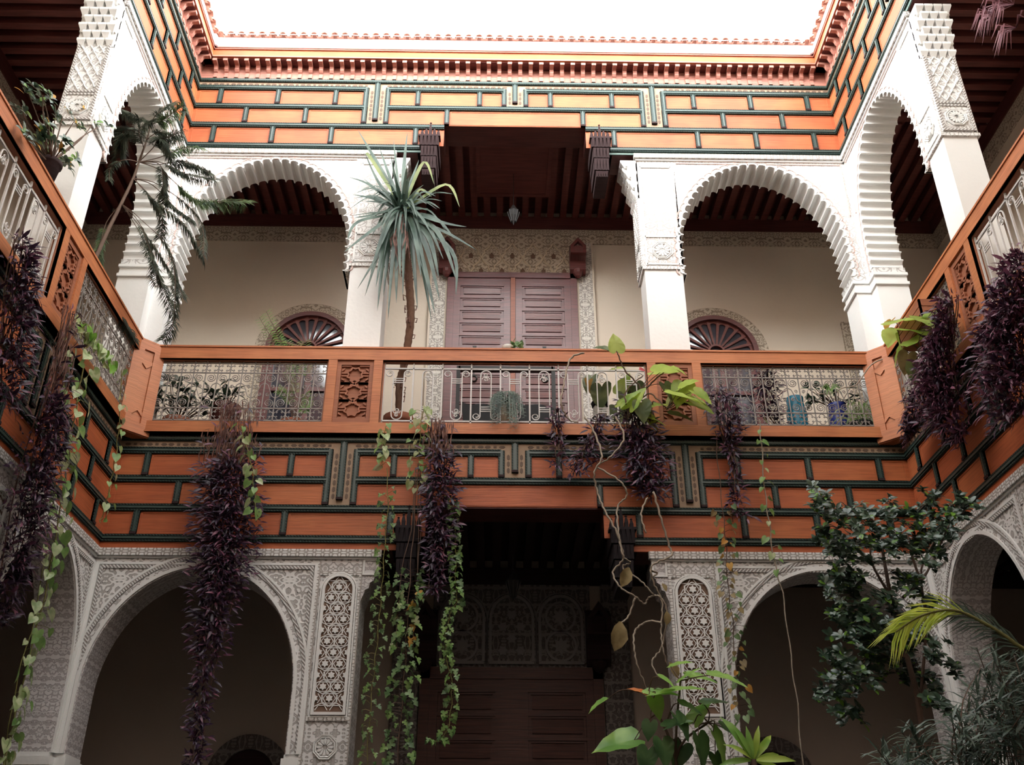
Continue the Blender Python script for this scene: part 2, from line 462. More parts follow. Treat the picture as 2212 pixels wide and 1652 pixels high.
def lower_bay(F):
    p0, p1 = BAY[F]; tf = frame(F)
    c, a = (1.18, 1.08) if F in ('BL', 'BR') else (1.01, 0.92)
    zs, h, zf = 2.25, 1.27, 1.62
    base = tf(c, 0, GROUND)
    t = thing('plaster_arch', 'round carved plaster arch on the ground floor, ' + WN[F], 'arch', base, 'ground floor arches')
    arch = ell_arch(c, a, zs, h, zf)
    mb = MB(tf)
    mb.prism([(c-a, zf), (0, zf), (0, 3.63), (p0, 3.63), (p0, zf)]+arch[:-1], -T, 0, 0, 'sz')
    mb.build('spandrel_wall', CARVE, t)
    # soffit lining with its own fine carving, slightly proud of the wall core
    mb = MB(tf); mb.ring(offset(arch, -0.012), arch, -T-0.004, 0.004); mb.build('soffit', SOFFIT, t)
    mb = MB(tf)
    mb.ring(offset(arch, 0.0), offset(arch, 0.035), -0.01, 0.022)
    mb.ring(offset(arch, 0.125), offset(arch, 0.15), -0.01, 0.018)
    mb.box(0, 0.062, -0.01, 0.027, zf, 3.56); mb.box(p0-0.03, p0, -0.01, 0.025, zf, 3.56); mb.box(0.0, p0, -0.01, 0.0185, 3.54, 3.565)
    mb.build('moulding', PLASTER, t)
    mb = MB(tf); mb.ring(offset(arch, 0.035), offset(arch, 0.08), -0.01, 0.012); mb.build('archivolt', CARVE_FINE, t)
    mb = MB(tf); mb.ring(offset(arch, 0.085), offset(arch, 0.12), -0.01, 0.02)
    mb.box(0.07, 0.105, -0.01, 0.0155, 2.6, 3.50); mb.box(p0-0.075, p0-0.04, -0.01, 0.0145, 2.5, 3.50); mb.box(0.07, p0-0.04, -0.01, 0.0165, 3.50, 3.535)
    mb.build('rope_border', ROPE, t)
    # ledge running over the bay and its pillar
    mb = MB(tf); mb.box(0, p1+0.19, -0.02, 0.045, 3.635, 3.715); mb.build('ledge', MEANDER, t)
    mb = MB(tf); mb.box(0, p1+0.17, -0.02, 0.022, 3.615, 3.635); mb.build('ledge_lip', PLASTER, t)
    # springing blocks and plain pier below the carving
    for s0, s1 in ((0, c-a+0.02), (c+a-0.02, p0)):
        mb = MB(tf)
        mb.box(s0, s1, -T, 0.0, 1.42, zf); mb.box(s0-(0.02 if s0 > 0.5 else 0), s1+(0.02 if s0 < 0.5 else 0), -T-0.02, 0.03, 1.50, 1.58)
        mb.box(s0+0.0, s1, -T+0.02, -0.02, GROUND, 1.42)
        mb.build('springer', PLASTER, t)

    # ------------------------------------------------ pillar with its pierced star panel and bracket
    t = thing('carved_pillar', 'ground-floor pillar with brown star-pattern panel, ' + WN[F], 'pillar', tf((p0+p1)/2, 0, GROUND), 'ground floor pillars')
    mb = MB(tf); mb.box(p0, p1, -T, 0.0, 1.42, 3.62); mb.box(p0+0.03, p1-0.03, -T+0.02, -0.02, GROUND, 1.42)
    mb.build('shaft', CARVE_FINE, t)
    w = p1-p0; s0, s1 = p0+0.10, p1-0.09; zb, zt = 2.02, 3.42; r = (s1-s0)/2; cs = (s0+s1)/2
    def outline(d):
        pts = [(s1+d, zb-d)]+[(cs+(r+d)*cos(pi*i/14), zt-r+(r+d)*sin(pi*i/14)) for i in range(15)]+[(s0-d, zb-d)]
        return pts
    mb = MB(tf); mb.prism(outline(0.0), -0.002, 0.004); mb.build('panel_ground', BROWNGROUND, t)
    mb = MB(tf)
    mb.ring(outline(0.0), outline(0.028), -0.002, 0.030, True); mb.ring(outline(0.036), outline(0.05), -0.002, 0.018, True)
    mb.build('panel_frame', PLASTER, t)
    mb = MB(tf)
    dx = r*1.02; dz = 0.115
    def inside(px, pz): return s0-0.002 <= px <= s1+0.002 and pz >= zb-0.002 and (pz < zt-r or (px-cs)**2+(pz-(zt-r))**2 < r*r*1.01)
    row = 0; z = zb+0.02
    while z < zt+0.02:
        xs = [cs-dx*0.5, cs+dx*0.5] if row % 2 == 0 else [cs-dx, cs, cs+dx]
        for x in xs:
            R0 = dx*0.27
            star = star_pts(x, z, R0, R0*0.62, 6, pi/6)
            cl = [(min(max(px, s0), s1), pz) for px, pz in star]
            if all(inside(px, pz) for px, pz in cl) and max(q[0] for q in cl)-min(q[0] for q in cl) > R0*0.7:
                mb.prism(cl, -0.002, 0.020)
            # straps weaving a hexagon about each star
            for rr, rot in ((dx*0.42, 0), (dx*0.55, pi/6)):
                pts = [(x+rr*cos(rot+pi*i/3), z+rr*0.86*sin(rot+pi*i/3)) for i in range(6)]
                for i in range(6):
                    A, B = pts[i], pts[(i+1) % 6]
                    if inside(*A) and inside(*B): mb.tube([(A[0], 0.008, A[1]), (B[0], 0.008, B[1])], 0.0055, 4)
        z += dz; row += 1
    mb.build('star_lattice', PLASTER, t)
    mb = MB(tf)
    for zz in (1.98, 3.48): mb.box(p0, p1, -0.01, 0.014, zz-0.045, zz)
    mb.box(p0, p0+0.035, -0.01, 0.0153, 1.45, 3.6); mb.box(p1-0.032, p1-.001, -0.01, 0.0153, 1.45, 3.6)
    mb.build('border', MEANDER, t)
    mb = MB(tf); rosette(mb, lambda x, y, q: (cs+x, 0.0+q, 1.69+y), 0.085)
    mb.build('rosette', PLASTER, t)
    br = [(p1-0.01, 3.08), (p1+0.005, 3.18), (p1+0.03, 3.24), (p1+0.035, 3.28), (p1+0.075, 3.30), (p1+0.085, 3.36), (p1+0.12, 3.38), (p1+0.13, 3.42), (p1+0.165, 3.44), (p1+0.165, 3.62), (p1-0.01, 3.62)]
    mb = MB(tf); mb.prism(br, -T, -0.001); mb.build('bracket', SOFFIT, t)
    mb = MB(tf); mb.ring([(p1+0.02, 3.46), (p1+0.145, 3.46), (p1+0.145, 3.60), (p1+0.02, 3.60)], [(p1+0.0, 3.44), (p1+0.165, 3.44), (p1+0.165, 3.62), (p1+0.0, 3.62)], -0.01, 0.012, True)
    mb.build('bracket_frame', PLASTER, t)


def upper_bay(F):
    p0, p1 = BAY[F]; tf = frame(F)
    back = F in ('BL', 'BR')
    c, a = (1.27, 1.05) if back else (1.075, 0.875)
    zs, h, zf = 7.85, 1.37, 7.42
    t = thing('scalloped_arch', 'white scalloped arch of the upper gallery, ' + WN[F], 'arch', tf(c, 0, ZF1), 'upper gallery arches')
    smooth = ell_arch(c, a, zs, h, zf, 60)
    # the feet step inwards as hanging brackets
    arch = scallop(smooth, 0.128, 0.052)
    mb = MB(tf)
    foot0 = 7.30
    mb.prism([(c-a, zf), (0.19, foot0+0.03), (0.19, foot0), (0, foot0), (0, 9.31), (p0, 9.31), (p0, zf)]+arch[:-1], -T, 0)
    mb.build('arch_wall', [CARVE_UP], t)
    mb = MB(tf); mb.ring(scallop(smooth, 0.128, 0.052, -0.003), scallop(smooth, 0.128, 0.052, 0.024), -T-0.004, 0.010); mb.build('scalloped_edge', PLASTER, t)
    mb = MB(tf); mb.ring(scallop(smooth, 0.128, 0.030, 0.080), scallop(smooth, 0.128, 0.030, 0.094), -0.01, 0.008); mb.build('painted_outline', PINKLINE, t)
    mb = MB(tf); mb.box(0, p1+0.02, -0.02, 0.05, 9.335, 9.41); mb.build('ledge', MEANDER, t)
    mb = MB(tf); mb.box(0.0, p1, -0.02, 0.025, 9.31, 9.335); mb.build('ledge_lip', PLASTER, t)
    mb = MB(tf); mb.box(0.06, p0-0.03, -0.01, 0.012, 9.265, 9.285); mb.box(0.055, 0.07, -0.01, 0.012, 8.4, 9.28); mb.build('border_line', PINKLINE, t)

    t = thing('gallery_pillar', 'square white upper-gallery pillar with carved capital, ' + WN[F], 'pillar', tf((p0+p1)/2, 0, ZF1), 'upper gallery pillars')
    mb = MB(tf); mb.box(p0+0.02, p1-0.015, -T+0.02, -0.012, ZF1, 7.52); mb.build('shaft', PLASTER, t)
    mb = MB(tf)
    mb.box(p0, p1, -T, 0.0, 7.54, 9.31)
    mb.box(p0-0.005, p1+0.012, -T-0.01, 0.012, 7.50, 7.54)
    mb.build('capital', CARVE_UP, t)
    cs = (p0+p1)/2
    mb = MB(tf)
    for s in (p0+0.05, p1-0.05): mb.box(s-0.012, s+0.012, -0.005, 0.012, 7.56, 9.22)
    for z in (7.58, 8.02, 9.20): mb.box(p0+0.05, p1-0.05, -0.005, 0.012, z-0.012, z+0.012)
    mb.build('capital_frame', PLASTER, t)
    mb = MB(tf); rosette(mb, lambda x, y, q: (cs+x, q, 7.80+y), 0.10); mb.build('rosette', PLASTER, t)
    # carved panel on the cheek that faces the central opening
    nc = -T/2
    mb = MB(tf); mb.box(p1-0.01, p1+0.012, -T+0.02, -0.02, 7.56, 8.72); mb.build('cheek_panel', CARVE_UP, t)
    mb = MB(tf)
    S = p1+0.014
    for n in (-T+0.035, -0.035): mb.box(S-0.01, S+0.012, n-0.014, n+0.014, 7.56, 8.72)
    for z in (7.575, 7.93, 7.97): mb.box(S-0.01, S+0.010, -T+0.03, -0.03, z-0.012, z+0.012)
    mb.build('cheek_frame', ROPE, t)
    mb = MB(tf)
    wd = T-0.10; k = 3
    zz = 8.0
    while zz < 8.66:        # net of pointed cartouches
        for j in range(-1, k):
            x0 = -T+0.05+wd*(j+0.5*(int(round((zz-8.0)/0.085)) % 2))/k
            pts = []
            for u, q in ((0, 0), (0.22, 0.035), (0.36, 0.05), (0.5, 0.095), (0.64, 0.05), (0.78, 0.035), (1, 0)):
                n = x0+wd/k*u
                if -T+0.05 <= n <= -0.05: pts.append((S+0.002, n, zz+q))
            if len(pts) > 2: mb.tube(pts, 0.009, 4)
        zz += 0.085
    mb.build('cheek_relief', PLASTER, t)
    mb = MB(tf); rosette(mb, lambda x, y, q: (S+q, nc+x, 7.755+y), 0.085, 14)
    mb.build('cheek_rosette', PLASTER, t)
    # honeycomb corbel stepping out under the lintel
    mb = MB(tf)
    rows = 7; z0 = 8.66
    for r in range(rows):
        zb, zt = z0+r*0.093, z0+(r+1)*0.093+0.004
        e0, e1 = 0.012+0.026*r, 0.012+0.026*(r+1)+0.012
        k = 4; w = (T+0.02)/k; off = (r % 2)*0.5
        mb.box(p1-0.02, p1+e0*0.8, -T, -0.0, zb, zt)
        for j in range(-1, k+1):
            n0 = -T-0.01+w*(j+off); n1 = n0+w
            if n1 > 0.02 or n0 < -T-0.02: continue
            mb.taper((p1-0.01, p1+e0*0.9, n0+w*0.30, n1-w*0.30, zb-0.012), (p1-0.01, p1+e1, n0+w*0.05, n1-w*0.05, zt-0.03))
            mb.box(p1-0.01, p1+e1, n0+w*0.05, n1-w*0.05, zt-0.03, zt)
    mb.build('honeycomb_corbel', PLASTER, t)


for F in ('BL', 'BR', 'L', 'R'):
    lower_bay(F); upper_bay(F)

# corner piers where two arcades meet
for nm, sg in (('left', -1), ('right', 1)):
    for z0, z1, m, lab, wd in ((ZF1, 7.30, PLASTER, 'plain white corner pier between the %s wall and the back wall of the upper gallery' % nm, 0.19),):
        x = sg*W/2
        t = thing('corner_pillar', lab, 'pillar', (x, D, z0), 'corner piers')
        P = [(x-sg*wd, D), (x, D), (x, D-wd), (x+sg*T, D-wd), (x+sg*T, D+T), (x-sg*wd, D+T)]
        mb = MB(); mb.prism(P, z0, z1-0.0, 0, 'sn'); mb.build('shaft', m, t)
        mb = MB()
        Q = [(x-sg*(wd+.03), D-0.02), (x-sg*0.02, D-0.02), (x-sg*0.02, D-wd-.03), (x+sg*(T+.01), D-wd-.03), (x+sg*(T+.01), D+T+.01), (x-sg*(wd+.03), D+T+.01)]
        for za, zb in ((7.16, 7.20), (7.30, 7.34)): mb.prism(Q, za, zb, 0, 'sn')
        mb.build('impost', PLASTER, t)
    x = sg*W/2
    for z0, z1, k in ((ZF1+2.25, 9.41, 'upper'), (GROUND, 3.72, 'lower')):
        mb = MB(); xa, xb = sorted((x+sg*0.0, x+sg*T)); mb.box(xa, xb, D, D+T, z0, z1)
        struct('wall_corner_%s_%s' % (k, nm), mb, PLASTER)

# ---------------------------------------------------------------- wood-faced wall above each arcade
PORT = {'B': (3.17, 3.52), 'S': (2.75, 3.1)}


def band_outline(F, zb, zn, zr, ztop, L):
    """backing wall; its lower edge steps up over the central opening"""
    if F == 'B':
        a, b = PORT['B']
        return [(0, zb), (a, zb), (a, zn), (b, zn), (b, zr), (W-b, zr), (W-b, zn), (W-a, zn), (W-a, zb), (W, zb), (W, ztop), (0, ztop)]
    a, b = PORT['S']
    return [(0, zb), (a, zb), (a, zn), (b, zn), (b, zr), (9.6, zr), (9.6, zb), (L, zb), (L, ztop), (0, ztop)]


FR = {'B': frame('BL'), 'L': frame('L'), 'R': frame('R')}
LEN = {'B': W, 'L': D-FRONT, 'R': D-FRONT}
WALLNAME = {'B': 'back', 'L': 'left', 'R': 'right'}
for k, zb, zn, zr, zt in (('lower', 3.715, 4.02, 4.215, ZF1+0.06), ('upper', 9.41, 9.72, 9.905, 11.42)):
    for F in 'BLR':
        mb = MB(FR[F]); mb.prism(band_outline(F, zb, zn, zr, zt, LEN[F]), -T, -0.001)
        struct('wall_%s_%s' % (WALLNAME[F], k), mb, DARKWOOD)
# ---------------------------------------------------------------- panelled wood friezes
def strip_profile(mb, s0, s1, z, w=0.085):
    """horizontal strip: two roped edges and plain fillets, centred on z"""
    mb.box(s0, s1, 0, 0.020, z-w/2, z+w/2, 1)
    mb.box(s0, s1, 0, 0.036, z-w/2+0.004, z-w/2+0.020, 0); mb.box(s0, s1, 0, 0.036, z+w/2-0.020, z+w/2-0.004, 0)
    mb.box(s0, s1, 0, 0.042, z-0.012, z+0.012, 1)


def batten_mb(tf, s, z0, z1, w=0.068):
    mb = MB(tf)
    mb.box(s-w/2, s+w/2, 0, 0.026, z0, z1, 1)
    mb.box(s-w/2, s-w/2+0.014, 0, 0.034, z0, z1, 0); mb.box(s+w/2-0.014, s+w/2, 0, 0.034, z0, z1, 0)
    mb.box(s-0.010, s+0.010, 0, 0.040, z0+0.03, z1, 1)
    mb.box(s-w/2, s+w/2, 0, 0.046, z0, z0+0.028, 2)
    return mb


def frieze(F, z4, z3, z2, z1, z0, storey):
    tf = FR[F]; L = LEN[F]
    if F == 'B':
        rows = [[.35, 1.16, 1.97, 3.13, 4.00], [.75, 1.58, 3.55], [.35, 1.16, 1.97, 3.13]]
        rows = [r+[W-x for x in r] for r in rows]
        drops = [(2.55, 1), (4.5, 0), (W-2.55, 1)]; cut = (3.22, W-3.22); cut2 = (3.52, W-3.52)
    else:
        rows = [[.33, 1.0, 1.67, 2.66, 3.33, 4.0], [.67, 1.34, 3.0, 3.67], [.33, 1.0, 1.67, 2.66]]
        drops = [(2.17, 1), (4.9, 0)]; cut = (2.78, 9.6); cut2 = (3.1, 9.6)
        x = 5.9
        while x < L-0.4: rows[0].append(x); rows[1].append(x+.33); x += .67
    iw = 0.155          # offset of the inner frame bars from a drop
    lab = {'B': 'back', 'L': 'left', 'R': 'right'}[F]
    t = thing('wood_frieze', '%s orange panelled wood frieze with dark green battens on the %s wall' % ('upper bright' if storey else 'lower', lab), 'frieze', tf(L/2 if F == 'B' else 3, 0, z4), 'panelled friezes')
    # panels between battens
    lev = [(z1-0.04, z2+0.04), (z2-0.04, z3+0.04), (z3-0.04, z4+0.04)]
    for r, (zt, zb) in enumerate(lev):
        edges = [0.0]+sorted(rows[r])+[L]
        bl = []
        for s, kind in drops:
            if r == 0 or (kind == 1 and r == 1): bl.append((s-iw, s+iw))
        if r == 2: bl.append(cut2)
        marks = sorted(set(edges+[x for b in bl for x in b]))
        for a, b in zip(marks, marks[1:]):
            m = (a+b)/2
            if any(q0 < m < q1 for q0, q1 in bl) or b-a < 0.06: continue
            if F != 'B' and a > 7.5: continue
            mb = MB(tf); mb.box(a, b, -0.004, 0.008, zb, zt)
            i0, i1 = a+0.05, b-0.05
            mb.ring([(i0+.012, zb+.028), (i1-.012, zb+.028), (i1-.012, zt-.028), (i0+.012, zt-.028)], [(i0-.004, zb+.012), (i1+.004, zb+.012), (i1+.004, zt-.012), (i0-.004, zt-.012)], 0, 0.013, True)
            mb.build('panel', ORANGE if (int(a*7)+r) % 3 else ORANGE2, t)
        for s in rows[r]:
            if F != 'B' and s > 7.5: continue
            if r == 2 and cut[0]+.02 < s < cut[1]-.02: continue
            batten_mb(tf, s, zb-0.0, zt).build('batten', [GREEN, GREENFLAT, BLACKWOOD], t)
    # long strips
    def segs(blocks):
        out = []; x = 0.0
        for a, b in sorted(blocks):
            if a > x: out.append((x, a))
            x = b
        if x < L: out.append((x, L))
        return out
    d1 = [(s-iw, s+iw) for s, k in drops if k == 1]; d0 = [(s-iw, s+iw) for s, k in drops]
    for z, bl in ((z4, [cut]), (z3, [cut2] if F == 'B' else [cut2]), (z2, d1), (z1, d0), (z0, [])):
        for a, b in segs(bl):
            mb = MB(tf); strip_profile(mb, a, b, z, 0.085 if z != z0 else 0.06); mb.build('strip', [GREEN, GREENFLAT], t)
    # stepped inlay border: along the top and dropping on both sides of each centre bar
    zi0, zi1 = z1+0.035, z0-0.025; zc = (zi0+zi1)/2
    mb = MB(tf); mb.box(0, L, -0.003, 0.010, zi0, zi1, 0)
    x = 0.09
    while x < min(L, 8.95):
        if all(abs(x-s) > 0.14 for s, _ in drops):
            if int(x/0.08) % 3 == 2: mb.prism([(x-.018, zc-.014), (x+.018, zc-.014), (x+.018, zc+.014), (x-.018, zc+.014)], 0.009, 0.014, 1)
            else: mb.prism([(x-.036, zc), (x-.018, zc-.016), (x+.018, zc-.016), (x+.036, zc), (x+.018, zc+.016), (x-.018, zc+.016)], 0.009, 0.014, 1)
        x += 0.082
    for s, kind in drops:
        zb = (z3+0.045) if kind else (z2+0.045)
        mb.box(s-0.115, s+0.115, -0.003, 0.0101, zb, zi0, 0)
        z = zc-0.13
        while z > zb+0.08:
            for q in (s-0.075, s+0.075):
                mb.prism([(q, z-.036), (q+.016, z-.018), (q+.016, z+.018), (q, z+.036), (q-.016, z+.018), (q-.016, z-.018)], 0.009, 0.014, 1)
            z -= 0.082
    mb.build('inlay_border', [INLAY, INLAYDARK], t)
    for s, kind in drops:
        zb = (z3+0.045) if kind else (z2+0.045)
        for q, ww, za, zz in ((s, 0.075, zb+0.06, z0-0.03), (s-iw, 0.068, zb, z1+0.03), (s+iw, 0.068, zb, z1+0.03)):
            batten_mb(tf, q, za, zz, ww).build('frame_bar', [GREEN, GREENFLAT, BLACKWOOD], t)
    # plank under the lowest strip
    mb = MB(tf)
    zl = 3.72 if not storey else 9.412
    if F == 'B': mb.box(cut[1], L, -0.004, 0.014, zl, z4-0.04); mb.build('lower_plank', TEAL if storey else ORANGE, t); mb = MB(tf)
    mb.box(0, cut[0], -0.004, 0.014, zl, z4-0.04)
    mb.build('lower_plank', TEAL if storey else ORANGE, t)


for F in 'BLR':
    frieze(F, 3.835, 4.19, 4.535, 4.885, 5.035, 0)
    frieze(F, 9.49, 9.865, 10.22, 10.57, 10.715, 1)

# wooden corbels with small crowns at the sides of the central openings
for k, dz in (('ground floor', -5.67), ('upper floor', 0.0)):
    for nm, sg in (('left', -1), ('right', 1)):
        x0, x1 = 1.02, 1.33
        mk = lambda s, n, z: Vector((sg*s, D-n, z+dz))
        t = thing('crowned_corbel', 'dark wooden corbel with spiky crown, %s of the central opening, %s' % (nm, k), 'corbel', mk((x0+x1)/2, 0, 9.0), 'crowned corbels')
        mb = MB(mk)
        for i, (a, b, n, z0, z1) in enumerate(((1.09, 1.25, .05, 8.98, 9.08), (1.07, 1.27, .075, 9.08, 9.28), (1.06, 1.28, .095, 9.28, 9.45), (1.04, 1.30, .12, 9.45, 9.62))):
            mb.box(a, b, -T, n, z0, z1)
            for j in range(5):
                q = a+(b-a)*(j+.5)/5; mb.taper((q-.008, q+.008, n-.01, n+.004, z0), (q-.02, q+.02, n-.01, n+.028, z1-.02))
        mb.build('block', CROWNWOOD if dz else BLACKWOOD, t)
        mb = MB(mk)
        for q, hh in ((1.05, .09), (1.105, .12), (1.16, .20), (1.215, .12), (1.27, .09)):
            mb.box(q-.02, q+.02, .07, .13, 9.62, 9.62+hh*.55)
            mb.taper((q-.022, q+.022, .08, .12, 9.62+hh*.55), (q-.004, q+.004, .097, .103, 9.62+hh*1.3))
            mb.lathe([(.001, -.016), (.016, 0), (.001, .016)], (q, .10, 9.62+hh*1.2), 8)
        mb.box(1.02, 1.32, .0, .135, 9.60, 9.63)
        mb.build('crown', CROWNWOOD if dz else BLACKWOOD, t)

# ---------------------------------------------------------------- eaves
for F in 'BLR':
    tf = FR[F]; L = LEN[F]; wn = WALLNAME[F]
    t = thing('bracketed_eave', 'carved wooden eave with a row of small brackets along the top of the %s wall' % wn, 'eave', tf(L/2, 0, 10.74), 'eaves')
    mb = MB(tf); mb.box(0, L, -0.002, 0.014, 10.745, 11.0); mb.build('back_board', CORNICEWOOD, t)
    mb = MB(tf); mb.box(0.05, L, 0.0, 0.165, 10.985, 11.0); mb.build('soffit_board', BEAMWOOD, t)
    step = 0.148; lim = L if F == 'B' else 6.2
    k = int(lim/step)
    for i in range(k):
        s = (i+0.5)*lim/k
        if s < 0.19 or (F == 'B' and s > W-0.19): continue
        mb = MB(tf); w = 0.027
        prof = [(0, 10.752), (.045, 10.752), (.045, 10.782), (.03, 10.79), (.03, 10.845), (.05, 10.86), (.072, 10.885), (.072, 10.905), (.085, 10.93), (.10, 10.94), (.172, 10.945), (.172, 10.988), (0, 10.988)]
        a = [mb.vert((s-w, n, z)) for n, z in prof]; b = [mb.vert((s+w, n, z)) for n, z in prof]
        mb.face(a[::-1]); mb.face(b)
        for q in range(len(prof)):
            q2 = (q+1) % len(prof); mb.face((a[q], a[q2], b[q2], b[q]))
        mb.box(s-w-.004, s+w+.004, .166, .178, 10.946, 10.988)
        mb.build('bracket', CORNICEWOOD, t)
    mb = MB(tf)
    e = 0.16 if F == 'B' else 0.16
    mb.box(e, L-e if F == 'B' else L, .15, .185, 11.0, 11.17)
    mb.build('fascia', ORANGE2, t)
    mb = MB(tf)
    for z, n in ((11.012, .197), (11.155, .205), (11.175, .215)): mb.box(e, L-e if F == 'B' else L, .15, n, z-.010, z+.010)
    mb.build('fascia_moulding', CORNICEWOOD, t)

    t = thing('roof_edge', 'white parapet topped by a row of clay roof tiles above the %s eave' % wn, 'roof', tf(L/2, 0, 11.18), 'roof edges')
    mb = MB(tf); mb.box(-0.3 if F == 'B' else 0, L+0.3 if F == 'B' else L, -T, 0.155, 11.185, 11.43); mb.build('parapet', PLASTER, t)
    mb = MB(tf)
    k = int((L if F == 'B' else 7.0)/0.155)
    for i in range(k):
        s = 0.17+(i+0.5)*((L-.34 if F == 'B' else 7.0))/k
        jz = random.Random(i*7+ord(F)).uniform(-.006, .006); r = 0.056
        for (n0, za), (n1, zb) in (((.215, 11.45+jz), (-.05, 11.53+jz)), ((-.02, 11.535+jz), (-.35, 11.63+jz))):
            q = [[], []]
            for e_, (n, z) in enumerate(((n0, za), (n1, zb))):
                for rr in (r, r-.014):
                    q[e_].append([mb.vert((s+rr*cos(pi*j/6), n, z+rr*sin(pi*j/6)*1.0)) for j in range(7)])
            for j in range(6):
                mb.face((q[0][0][j], q[0][0][j+1], q[1][0][j+1], q[1][0][j])); mb.face((q[0][1][j], q[1][1][j], q[1][1][j+1], q[0][1][j+1]))
                mb.face((q[0][0][j], q[0][1][j], q[0][1][j+1], q[0][0][j+1]))
        # pan tile between two covers
        for j in range(6):
            a0, a1 = pi+pi*j/6, pi+pi*(j+1)/6; c = s+0.0775
            mb.face([mb.vert((c+.05*cos(a0), .20, 11.455+.03*sin(a0))), mb.vert((c+.05*cos(a1), .20, 11.455+.03*sin(a1))), mb.vert((c+.05*cos(a1), -.35, 11.62+.03*sin(a1))), mb.vert((c+.05*cos(a0), -.35, 11.62+.03*sin(a0)))])
    mb.build('roof_tiles', TILE, t, fix=False)
# diagonal fillets in the eave corners
for nm, sg in (('left', -1), ('right', 1)):
    t = thing('eave_corner_fillet', 'small diagonal board closing the %s corner of the eave' % nm, 'board', (sg*(W/2-.3), D-.3, 11.0))
    x = sg*W/2
    mb = MB(); P = [(x-sg*.16, D-.16), (x-sg*.30, D-.16), (x-sg*.16, D-.30)]
    mb.prism(P, 11.165, 11.195, 0, 'sn'); mb.build('board', DARKWOOD, t)
# thin cable of small lights strung along the tiles
mb = MB(FR['B'])
mb.tube([(0.3+i*0.15, .225, 11.43+.006*sin(i*1.7)) for i in range(57)], .006, 4)
for i in range(57):
    s = 0.3+i*.15; mb.tube([(s, .225, 11.44), (s, .222, 11.495)], .004, 4)
o = mb.build('light_cable', CABLE); tag(o, 'thin white cable strung along the tile edge above the back wall', 'cable')

# ---------------------------------------------------------------- balustrade
ZB0, ZB1 = 5.085, 6.235
def star_fret(mb, c, z0, z1, half, n0, n1):
    """pierced panel of three linked eight-pointed stars"""
    k = 3; hh = (z1-z0)/k
    for i in range(k):
        cz = z0+(i+.5)*hh; r = min(half, hh/2)*0.92
        mb.ring(star_pts(c, cz, r*0.80, r*0.62, 8, pi/8), star_pts(c, cz, r*1.02, r*0.80, 8, pi/8), n0, n1, True)
        for sx in (-1, 1):
            mb.box(c+sx*r*.80, c+sx*half, n0, n1-.004, cz-.028, cz-.010); mb.box(c+sx*r*.80, c+sx*half, n0, n1-.004, cz+.010, cz+.028)
            for sz in (-1, 1):
                mb.prism([(c+sx*half*.30, cz+sz*hh*.5-.010), (c+sx*half*.30, cz+sz*hh*.5+.010), (c+sx*half, cz+sz*hh*.5+.010), (c+sx*half, cz+sz*hh*.5-.010)], n0, n1-.004)
                mb.prism([(c+sx*half*.98, cz+sz*hh*.30), (c+sx*half*.98, cz+sz*hh*.16), (c+sx*half*.76, cz+sz*hh*.30), (c+sx*half*.76, cz+sz*hh*.38)], n0, n1-.004)
    for i in range(k+1):
        cz = z0+i*hh
        a = .022
        if 0 < i < k:
            mb.prism([(c-.05, cz-.05), (c+.05, cz+.05), (c+.065, cz+.035), (c-.035, cz-.065)], n0, n1-.002)
            mb.prism([(c+.05, cz-.05), (c-.05, cz+.05), (c-.065, cz+.035), (c+.035, cz-.065)], n0, n1-.002)


def opening_moulding(mb, s0, s1, z0, z1, n=0.03):
    mb.ring([(s0, z0), (s1, z0), (s1, z1), (s0, z1)], [(s0-.03, z0-.03), (s1+.03, z0-.03), (s1+.03, z1+.03), (s0-.03, z1+.03)], 0.005, .095, True)
    mb.ring([(s0+.02, z0+.015), (s1-.02, z0+.015), (s1-.02, z1-.015), (s0+.02, z1-.015)], [(s0-.005, z0-.005), (s1+.005, z0-.005), (s1+.005, z1+.005), (s0-.005, z1+.005)], 0.02, .060, True)


